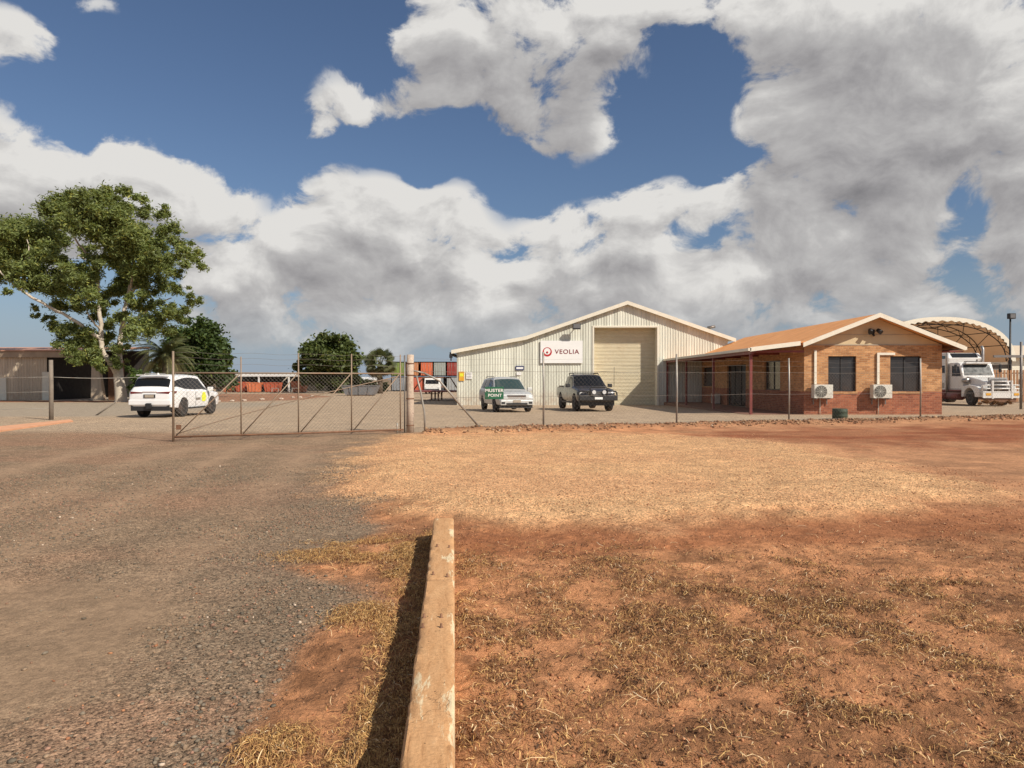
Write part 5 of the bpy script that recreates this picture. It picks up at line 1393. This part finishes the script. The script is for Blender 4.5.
MB().box(-.82,.82,-2.55,-1.1,1.172,1.22).build('tonneau_cover', M['black_plastic'], ut, bevel=.015)
front_kit(ut, 2.57, .90, .82, .86, .50, True)
for s in (-1,1): MB().tube([(s*.64,-.72,1.77),(s*.66,-.66,1.87),(s*.64,.22,1.87),(s*.64,.30,1.80)], .022, 6).build('roof_rail', M['black_plastic'], ut)
for y in (-.45,.05): MB().tube([(-.66,y,1.885),(.66,y,1.885)], .024, 6).build('roof_bar', M['black_plastic'], ut)
bb = MB(); bb.box(-.95,.95,2.52,2.76,.54,.80); bb.build('bull_bar_base', M['black_plastic'], ut, bevel=.04)
mb = MB()
mb.tube([(-.42,2.74,.78),(-.42,2.78,1.12),(-.34,2.76,1.20),(.34,2.76,1.20),(.42,2.78,1.12),(.42,2.74,.78)], .036, 8)
mb.tube([(-.42,2.78,1.0),(-.85,2.66,.99),(-.96,2.50,.92),(-.95,2.62,.78)], .034, 8); mb.tube([(.42,2.78,1.0),(.85,2.66,.99),(.96,2.50,.92),(.95,2.62,.78)], .034, 8)
mb.build('bull_bar', M['black_plastic'], ut)
for s in (-1,1):
    sp = MB().lathe([(.10,2.72),(.115,2.78),(.115,2.80)], (s*.26,0,.93) if False else (s*.26,0,0), 'z', 4) if False else None
    mb = MB(); mb.tube([(s*.25,2.76,.95),(s*.25,2.86,.95)], .11, 18); sp = mb.build('spotlight', M['black_plastic'], ut)
    MB().tube([(s*.25,2.861,.95),(s*.25,2.872,.95)], .095, 18).build('spotlight_lens', M['white_lens'], sp)
plate(ut, 2.775, .66, 1, '', 'white_sign', x=0)
MB().box(-.85,.85,2.0,2.5,.30,.52).build('under_guard', M['black_plastic'], ut)
for s in (-1,1): MB().box(min(s*.82,s*1.0),max(s*.82,s*1.0),-1.0,1.0,.38,.45).build('side_step', M['black_plastic'], ut)
for y in (-1.62,1.60):
    for x in (-.82,.82): wheel(ut, x, y, .40, .27, mat_='grey_metal')
mirrors(ut, .88, 1.24, .94, 'black_plastic')
MB().tube([(-.80,2.60,1.2),(-.80,2.62,2.15)], .010, 5).build('aerial', M['black_plastic'], ut)

# ------------------------------------------------------------------ white prime mover
TX = 31.55+1.2; TY = 46.9
M['glass_truck'] = material('glass_truck', (.03,.035,.035), .25, .1, 2, spec=.25)
M['dull_chrome'] = material('dull_chrome', (.45,.43,.40), .42, .15, 3, metal=.8, dirt=(.3,.2,.14), dirt_amt=.5)
tk = thing('prime_mover', 'white long-nosed prime mover truck with sleeper, chrome stacks and maroon chassis behind the office', 'truck', (TX, TY, mz(47)), R(180-3))
M['truck_white'] = material('truck_white', (.74,.72,.68), .35, .04, 1.5, dirt=(.42,.28,.18), dirt_amt=.45, coat=.3)
W = M['truck_white']
# local +y forward; front bumper at y=0
MB().prism([(-1.15,1.18),(-2.4,1.25),(-2.4,2.02),(-1.0,1.78),(-.35,1.62),(-.30,1.18)], 'x', -.78, .78).build('bonnet', W, tk, bevel=.06)
for s in (-1,1):
    a, b = sorted((s*.70, s*1.22))
    mb = MB(); n = 12; arc = [(-1.45+.66*math.cos(t), .55+.66*math.sin(t)) for t in np.linspace(math.pi*.02, math.pi*.98, n)]
    out = [(-.30,.62),(-.30,1.15),(-.6,1.32),(-1.5,1.42),(-2.35,1.30),(-2.35,.58)]
    mb.prism(out+[(p[0],p[1]) for p in arc[::-1]], 'x', a, b); mb.build('mudguard', W, tk, bevel=.02)
cab = MB().prism([(-2.4,.95),(-2.4,2.02),(-2.75,2.88),(-3.0,3.0),(-4.1,3.02),(-4.1,.95)], 'x', -1.10, 1.10).build('cab', W, tk, bevel=.07)
sl = MB().prism([(-4.12,.95),(-4.12,3.05),(-4.0,3.35),(-4.4,3.72),(-5.9,3.78),(-5.9,.95)], 'x', -1.20, 1.20).build('sleeper', W, tk, bevel=.08)
MB().add([(-.98,-2.40,2.08),(.98,-2.40,2.08),(.90,-2.715,2.84),(-.90,-2.715,2.84)], [(0,1,2,3)]).build('windscreen', M['glass_truck'], tk, fix=False)
MB().box(-.85,.85,-2.80,-2.45,2.90,3.0).build('sun_visor', W, tk, bevel=.02)
mb = MB(); mb.box(-.45,.45,-3.4,-3.0,3.03,3.10); mb.tube([(-.3,-3.2,3.0),(-.3,-3.1,3.2)], .06, 8); mb.build('roof_lights', M['grey_metal'], tk)
MB().prism([(-4.01,3.40),(-4.33,3.70),(-4.40,3.50)], 'x', -.9, .9).build('sleeper_roof_window', M['glass'], tk)
for s in (-1,1):
    a, b = sorted((s*1.102, s*1.112)); MB().prism([(-2.62,2.02),(-2.85,2.72),(-3.7,2.76),(-3.7,2.02)], 'x', a, b).build('side_window', M['glass'], tk)
    a, b = sorted((s*1.202, s*1.212)); MB().box(a,b,-4.95,-4.45,2.25,2.80).build('sleeper_window', M['glass'], tk); MB().box(a,b,-5.6,-4.5,1.15,1.55).build('locker_door', M['galv'], tk)
    MB().box(a,b,-5.6,-4.4,3.30,3.52).build('sleeper_side_window', M['glass_green'], tk)
    MB().box(min(s*1.112,s*1.12),max(s*1.112,s*1.12),-3.9,-2.55,1.1,1.12).build('door_gap', M['black_plastic'], tk)
    MB().tube([(s*1.26,-4.06,.9),(s*1.26,-4.06,4.0),(s*1.26,-4.2,4.2)], [.09,.09,.09], 12).build('exhaust_stack', M['dull_chrome'], tk)
    MB().tube([(s*1.22,-2.55,2.2),(s*1.5,-2.5,2.25),(s*1.5,-2.5,2.9),(s*1.15,-2.6,2.9)], .018, 6).build('mirror_arm', M['black_plastic'], tk)
    MB().box(s*1.52-.05,s*1.52+.05,-2.62,-2.42,2.3,2.85).build('mirror', M['black_plastic'], tk, bevel=.02)
    MB().tube([(s*1.0,-2.7,.62),(s*1.0,-4.1,.62)], .30, 16).build('fuel_tank', M['maroon'], tk)
    MB().tube([(s*1.0,-4.3,.66),(s*1.0,-5.7,.66)], .32, 16).build('fuel_tank', M['maroon'], tk)
    MB().box(min(s*.75,s*1.22),max(s*.75,s*1.22),-5.9,-2.45,.96,1.05).build('step_plate', M['maroon'], tk)
    MB().lathe([(.16,-.25),(.18,-.2),(.18,.2),(.16,.25)], (s*.98,-2.25,1.72), 'y', 14).build('air_cleaner', M['dull_chrome'], tk)
    MB().box(min(s*.72,s*1.10),max(s*.72,s*1.10),-.32,-.25,1.18,1.42).build('headlight', M['white_lens'], tk, bevel=.02)
mb = MB(); mb.prism([(-.30,1.15),(-.22,1.15),(-.28,1.92),(-.42,1.90)], 'x', -.60, .60); gr_ = mb.build('grille', M['dull_chrome'], tk)
mb = MB()
for i in range(9): mb.box(-.52,.52,-.225,-.20,1.2+i*.07,1.235+i*.07)
mb.build('grille_bar', M['black_plastic'], gr_)
# bull bar
mb = MB(); mb.box(-1.24,1.24,.05,.18,.55,1.0); 
for x in (-.62,.62): mb.box(x-.05,x+.05,.04,.20,.5,1.72)
for z in (1.18,1.42,1.66): mb.tube([(-.60,.12,z),(.60,.12,z)], .045, 8)
for s in (-1,1): mb.tube([(s*.62,.12,1.42),(s*1.2,.05,1.40),(s*1.22,0,1.0)], .045, 8); mb.tube([(s*.62,.12,1.18),(s*1.2,.05,1.17)], .04, 8)
mb.build('bull_bar', W, tk)
for s in (-1,1): MB().box(s*.9-.16,s*.9+.16,.18,.20,.72,.88).build('indicator', M['amber'], tk)
MB().box(-.95,.95,-.3,.10,.25,.55).build('front_bumper', M['rust'], tk, bevel=.03)
MB().box(-.45,-.33,-10.4,-.4,.70,.95).build('chassis_rail', M['maroon'], tk); MB().box(.33,.45,-10.4,-.4,.70,.95).build('chassis_rail', M['maroon'], tk)
for y in (-1.45,):
    for x in (-1.02,1.02): wheel(tk, x, y, .52, .30, 8, .58)
for y in (-7.6,-8.95):
    for x in (-.92,.92): wheel(tk, x, y, .52, .56, 8, .58)
MB().box(-1.2,1.2,-9.8,-6.9,1.13,1.17).build('rear_guard', M['maroon'], tk)
MB().lathe([(.5,0),(.5,.1),(.4,.14)], (0,-8.3,.96), n=18).build('turntable', M['rust'], tk)
# ------------------------------------------------------------------ vegetation
M['bark_pale'] = material('pale_gum_bark', (.52,.45,.36), .8, .18, 1.2, bump=.4, bscale=12, dirt=(.25,.17,.12), dirt_amt=.7, dscale=1.4)
M['bark_dark'] = material('dark_bark', (.13,.095,.065), .9, .3, 3, bump=.5, bscale=12)
M['leaf'] = tone_mat('leaf_tone', .55, .28, .3, .15, 3)
def leaves(name, parent, clumps, n, L, Wd, base, droop=.0, var=.35, sub=9, rsub=.42, seed=1, tint=None):
    """many small leaf blades in clumps of twigs; clumps: (x, y, z, r)"""
    g_ = np.random.default_rng(seed); cl = np.array(clumps, float); w = cl[:,3]**2.2; w /= w.sum()
    S = []
    for c in cl:
        m = max(5, int(sub*(c[3]/1.0)**1.6))
        d = g_.normal(size=(m,3)); d /= np.linalg.norm(d,axis=1)[:,None]
        rr = c[3]*g_.uniform(.35,1.0,(m,1))**.6; p = c[:3]+d*rr*np.array([1,1,.78])
        S.append(np.column_stack([p, np.full(m, c[3]*rsub)*g_.uniform(.45,1.1,m)]))
    S = np.vstack(S); w = S[:,3]**2; w /= w.sum(); i = g_.choice(len(S), n, p=w)
    d = g_.normal(size=(n,3)); d /= np.linalg.norm(d,axis=1)[:,None]
    p = S[i,:3]+d*(S[i,3:4]*np.abs(g_.normal(0,.62,(n,1))))*np.array([1,1,.8])
    a = g_.normal(size=(n,3)); a[:,2] = a[:,2]*.6-droop; a /= np.linalg.norm(a,axis=1)[:,None]
    b = np.cross(a, g_.normal(size=(n,3))); b /= np.linalg.norm(b,axis=1)[:,None]
    l = L*g_.uniform(.6,1.3,(n,1)); ww = Wd*g_.uniform(.7,1.3,(n,1))
    V = np.stack([p-a*l*.5, p+b*ww*.5, p+a*l*.5, p-b*ww*.5], 1).reshape(-1,3)
    Fq = (np.arange(n)*4)[:,None]+np.arange(4)[None]
    tone = g_.uniform(1-var,1+var,(n,1))*(.85+.3*g_.uniform(0,1,(len(S),1))[i])
    c = np.array(base)[None]*tone
    c = c*np.where(g_.uniform(0,1,(n,1)) < .12, np.array([[1.5,1.25,.9]]), 1.0)
    return mesh_np(name, V, Fq, 4, M['leaf'], np.repeat(np.clip(c,0,1), 4, 0), parent=parent)
def spline(pts, n=5):
    P_ = [Vector(p) for p in pts]; out = []
    for i in range(len(P_)-1):
        a = P_[max(i-1,0)]; b = P_[i]; c = P_[i+1]; d = P_[min(i+2,len(P_)-1)]
        for k in range(n):
            t = k/n; out.append(.5*((2*b)+(c-a)*t+(2*a-5*b+4*c-d)*t*t+(3*b-a-3*c+d)*t**3))
    out.append(P_[-1]); return out
def limb(mb, pts, r0, r1, sides=9, jit=.0):
    s = spline(pts); n = len(s)
    s = [p+Vector((random.uniform(-1,1),random.uniform(-1,1),random.uniform(-1,1)))*jit for p in s]
    mb.tube(s, [r0+(r1-r0)*(i/(n-1))**.8 for i in range(n)], sides)
    return s

# big river gum
D = 58.0
gum = thing('gum_tree', 'tall spreading gum tree with pale forked trunk left of the white wagon', 'tree', (*WP(121,402,D)[:2], mz(D)))
gx_, gy_, gz_ = gum.location
def T(px, py, dd=0.0): p = WP(px, py, D+dd); return (p[0]-gx_, p[1]-gy_, p[2]-gz_)
mb = MB()
limb(mb, [T(121,405),T(120.5,392),T(119,380),T(118,368)], .50, .36, 14)
limb(mb, [T(118,372),T(119.5,352,.3),T(122,330,.6),T(126,305,.8),T(131,285,1)], .30, .13, 10, .04)
limb(mb, [T(118,373),T(109,361,-.4),T(102,348,-.6),T(101,325,-.6),T(99,300,-.5),T(98,272,-.3)], .27, .12, 10, .05)
limb(mb, [T(98,275,-.3),T(90,258,-1),T(80,245,-1.5),T(72,232,-2)], .15, .05, 7, .05)
limb(mb, [T(98,275,-.3),T(104,255,.3),T(112,240,1),T(118,222,1.5)], .14, .05, 7, .05)
limb(mb, [T(99,290,-.4),T(92,268,1),T(84,258,1.6)], .10, .04, 6, .05)
limb(mb, [T(103,340,-.6),T(88,330,-1.4),T(72,318,-2),T(48,306,-2.5),T(24,292,-3),T(18,275,-3)], .17, .08, 9, .06)
limb(mb, [T(24,292,-3),T(10,280,-3),T(-8,262,-3)], .10, .04, 6, .05)
limb(mb, [T(22,285,-3),T(30,262,-2.5),T(28,240,-2)], .08, .03, 6, .05)
limb(mb, [T(128,298,.9),T(142,282,1.5),T(160,265,2),T(178,252,2.5)], .15, .04, 7, .06)
limb(mb, [T(130,290,1),T(134,265,.2),T(132,240,0),T(136,220,-.5)], .13, .04, 7, .06)
limb(mb, [T(121,330,.6),T(138,318,1.8),T(155,305,2.4),T(172,298,2.6)], .15, .04, 7, .06)
limb(mb, [T(101,330,-.6),T(92,320,-2),T(84,305,-3)], .10, .03, 6, .05)
mb.build('trunk', M['bark_pale'], gum)
GC = [(30,238,22),(14,262,24),(2,238,20),(-14,262,26),(-30,245,22),(56,216,17),(72,205,14),(88,203,16),(108,199,15),(126,200,15),(142,207,13),(160,212,10),
      (44,250,15),(24,278,14),(58,282,17),(78,288,17),(66,300,14),(92,226,19),(114,226,20),(134,232,19),(154,238,16),(172,236,14),(188,252,13),(199,264,9),(182,270,12),(160,262,14),
      (144,262,17),(130,276,17),(150,286,15),(172,288,10),(196,300,8),(186,292,7),(166,308,13),(182,312,8),(142,306,14),(150,326,15),(134,330,11),(170,328,10),(92,312,13),(112,318,11),
      (72,336,15),(88,342,15),(106,332,13),(78,356,11),(66,348,9),(96,352,9),(126,314,10),(34,308,5),(36,316,4),(6,292,6),(88,250,10),(12,228,13),(-8,232,14),(58,236,13),(74,222,14),(198,256,7),(104,262,14),(118,248,15),(116,284,13),(84,274,14),(110,300,12),(140,240,14),(60,262,13),(40,290,12),(120,345,11),(100,338,12),(60,332,11),(50,320,8),(122,362,9),(98,364,8),(176,318,10),(30,262,16),(90,300,14),(75,272,14),(135,252,14),(64,346,10),(88,362,8),(112,290,12),(124,268,12),(90,286,12),(136,298,12)]
cl = []
for i, (px, py, r) in enumerate(GC):
    dd = random.uniform(-4.2,4.2)*(.55 if r < 10 else 1); 
    if 230 < py < 262 and 78 < px < 110: dd = abs(dd)+1
    p = T(px, py, dd); cl.append((*p, r*D/F*.98))
leaves('crown', gum, cl, 300000, .36, .10, (.165,.20,.065), droop=.5, sub=6, rsub=.56, seed=3)

# dark dense tree behind
def simple_tree(name, label, px, pyb, D2, cls, n, L, Wd, base, trunk=((0,0),), tr=.25, seed=5, droop=0, cat='tree', group=None, sub=6, bark='bark_dark'):
    x, y, z = WP(px, pyb, D2); z = mz(D2); t = thing(name, label, cat, (x, y, z), 0, group)
    g_ = random.Random(seed); c2 = []
    for (qx, qy, r) in cls: q = WP(qx, qy, D2+g_.uniform(-1,1)*r*D2/F*1.3); c2.append((q[0]-x, q[1]-y, q[2]-z, r*D2/F))
    mb = MB()
    top = max(c2, key=lambda c: c[2]); limb(mb, [(0,0,-.1),(.1,0,top[2]*.3),(top[0]*.3,0,top[2]*.55),(top[0]*.6,top[1]*.5,top[2]*.85)], tr, tr*.3, 10)
    for c in c2[::2]: limb(mb, [(.05,0,top[2]*.25),(c[0]*.5,c[1]*.5,c[2]*.65),(c[0],c[1],c[2])], tr*.5, tr*.12, 6)
    mb.build('trunk', M[bark], t)
    leaves('crown', t, c2, n, L, Wd, base, droop, sub=sub*1.5, rsub=.6, seed=seed)
    return t
simple_tree('dense_tree', 'dark dense rounded tree behind the date palm, right of the gum tree', 203, 392, 78, [(200,335,15),(214,345,14),(185,340,16),(222,358,11),(206,355,16),(190,360,16),(214,370,14),(176,352,14),(200,378,14),(224,374,9),(228,384,7),(182,378,14),(196,324,9),(210,330,9),(168,368,14),(160,384,12),(190,388,12)],
            52000, .48, .26, (.062,.095,.03), tr=.4, seed=11)
simple_tree('big_shade_tree', 'broad dark green tree standing alone in the middle of the far yard', 333, 391, 104, [(318,345,11),(332,342,10),(345,347,11),(310,355,10),(324,358,12),(340,360,13),(352,358,9),(306,366,9),(318,372,11),(334,375,12),(349,372,10),(355,381,7),(305,378,7),(326,384,9),(342,384,9),(322,338,6),(340,338,6)],
            42000, .62, .32, (.085,.11,.034), tr=.5, seed=12)
simple_tree('leafy_bush', 'bright green bush growing between the gum trunk and the white wagon', 136, 399, 57, [(133,378,7),(140,385,8),(131,390,7),(143,374,5),(137,395,6),(146,392,5),(129,370,4)], 9000, .26, .10, (.075,.115,.030), tr=.08, seed=13, cat='bush')
simple_tree('far_tree', 'small olive tree at the right end of the dark dense tree', 226, 390, 98, [(226,374,6),(231,380,5),(222,382,6),(236,384,3)], 3500, .4, .2, (.06,.07,.03), tr=.12, seed=14)
simple_tree('far_tree', 'dark rounded treetop showing above the sand coloured far roof', 1003, 372, 112, [(1001,350,6),(1007,349,5),(1013,352,4),(1004,358,6)], 3500, .4, .2, (.04,.055,.022), tr=.2, seed=15)
simple_tree('far_tree', 'low dark scrub tree beside the grey steel skip at the foot of the big tree', 362, 392, 118, [(360,381,4),(368,384,4),(376,385,5),(384,386,5),(352,384,4)], 4500, .45, .2, (.045,.055,.025), tr=.12, seed=16)
simple_tree('far_tree', 'low dark shrubbery along the back of the yard left of the carport', 205, 392, 92, [(196,385,6),(210,384,5),(220,386,4),(186,387,5)], 4500, .4, .18, (.045,.055,.025), tr=.1, seed=19)
# dead rusty scrub in front of the prime mover
t = simple_tree('dry_shrub', 'small rusty brown dry shrub on the ground in front of the white truck', 994, 407, 45.2, [(986,402,3.0),(993,403,3.2),(1000,403,3),(1008,403,2.5),(980,404,2)], 3500, .14, .04, (.20,.095,.040), tr=.03, seed=17, cat='shrub')

# palms
def palm(name, label, px, pyc, pyb, D2, nf, flen, fan=False, seed=1, base=(.075,.095,.04), skirt=0):
    g_ = random.Random(seed); x, y, zc = WP(px, pyc, D2); z0 = mz(D2); t = thing(name, label, 'palm tree', (x, y, z0)); h = zc-z0
    mb = MB(); mb.tube([(0,0,-.1),(0.03,0,h*.5),(0,0,h)], [.42,.34,.30], 12); mb.build('trunk', M['bark_dark'], t)
    V = []; Fq = []; Cc = []
    for i in range(nf):
        az_ = g_.uniform(0, 6.283); u = (i+.5)/nf; el0 = R(80)-u*R(115 if not fan else 130); Lf = flen*g_.uniform(.8,1.05)
        dx, dy = math.cos(az_), math.sin(az_); tone = g_.uniform(.7,1.25)*(1.0 if u < .8 else .75); yel = 1+max(0,u-.6)*1.2
        pts = []; p = Vector((dx*.15,dy*.15,h)); el_ = el0; seg = 10
        for k in range(seg+1):
            pts.append(p.copy()); p = p+Vector((dx*math.cos(el_),dy*math.cos(el_),math.sin(el_)))*(Lf/seg); el_ -= R(9 if not fan else 4)
        sd = Vector((-dy,dx,0))
        if not fan:
            for k in range(1, seg+1):
                for s in (-1,1):
                    for q in (0,.33,.66):
                        a = pts[k-1].lerp(pts[k], q); dr_ = (pts[k]-pts[k-1]).normalized(); ll = .55*math.sin(math.pi*min(1,(k+q)/seg*.85+.12))+.12
                        tip = a+(sd*s*.75+dr_*.7+Vector((0,0,-.35)))*ll; w_ = dr_*.045
                        b = len(V); V += [a-w_, a+w_, tip]; Fq.append((b,b+1,b+2)); Cc += [(base[0]*tone*yel, base[1]*tone, base[2]*tone)]*3
            for k in range(seg):
                b = len(V); V += [pts[k]-sd*.035, pts[k]+sd*.035, pts[k+1]]; Fq.append((b,b+1,b+2)); Cc += [(base[0]*1.8, base[1]*1.5, base[2]*1.2)]*3
        else:
            c_ = pts[6]; dr_ = (pts[7]-pts[6]).normalized(); ph_ = g_.uniform(-1.3,1.3); sd2 = sd*math.cos(ph_)+dr_.cross(sd)*math.sin(ph_) 
            for q in range(17):
                an = R(-100+200*q/16); tip = c_+(dr_*math.cos(an)+sd2*math.sin(an))*(Lf*.50)+Vector((0,0,-.12*abs(an)))
                e = (dr_*-math.sin(an)+sd2*math.cos(an))*.09; m_ = c_.lerp(tip,.6)
                b = len(V); V += [c_, m_+e, tip, m_-e]; Fq.append((b,b+1,b+2)); Fq.append((b,b+2,b+3)); Cc += [(base[0]*tone*yel, base[1]*tone, base[2]*tone)]*4
            b = len(V); V += [pts[0]-sd*.04, pts[0]+sd*.04, c_]; Fq.append((b,b+1,b+2)); Cc += [(base[0]*1.6, base[1]*1.4, base[2])]*3
    mesh_np('fronds', np.array([tuple(v) for v in V]), np.array(Fq), 3, M['leaf'], np.array(Cc), parent=t)
    if skirt:
        V = []; Fq = []; 
        for i in range(260):
            a = g_.uniform(0,6.283); z_ = h-g_.uniform(.1,skirt); r_ = g_.uniform(.3,.75); b = len(V); dx, dy = math.cos(a), math.sin(a)
            V += [(dx*.3,dy*.3,z_),(dx*.3-dy*.12,dy*.3+dx*.12,z_),(dx*r_,dy*r_,z_-g_.uniform(.4,.9))]; Fq.append((b,b+1,b+2))
        mesh_np('dead_fronds', np.array(V), np.array(Fq), 3, M['leaf'], np.tile(np.array([[.16,.11,.06]]), (len(V),1)), parent=t)
    return t
palm('date_palm', 'arching date palm directly behind the white wagon', 166, 355, 396, 64, 60, 3.6, seed=4, base=(.12,.135,.06))
palm('fan_palm', 'small fan palm with a ragged trunk between the big tree and the containers', 380, 363, 391, 100, 60, 2.35, True, seed=6, base=(.11,.125,.06), skirt=2.4)
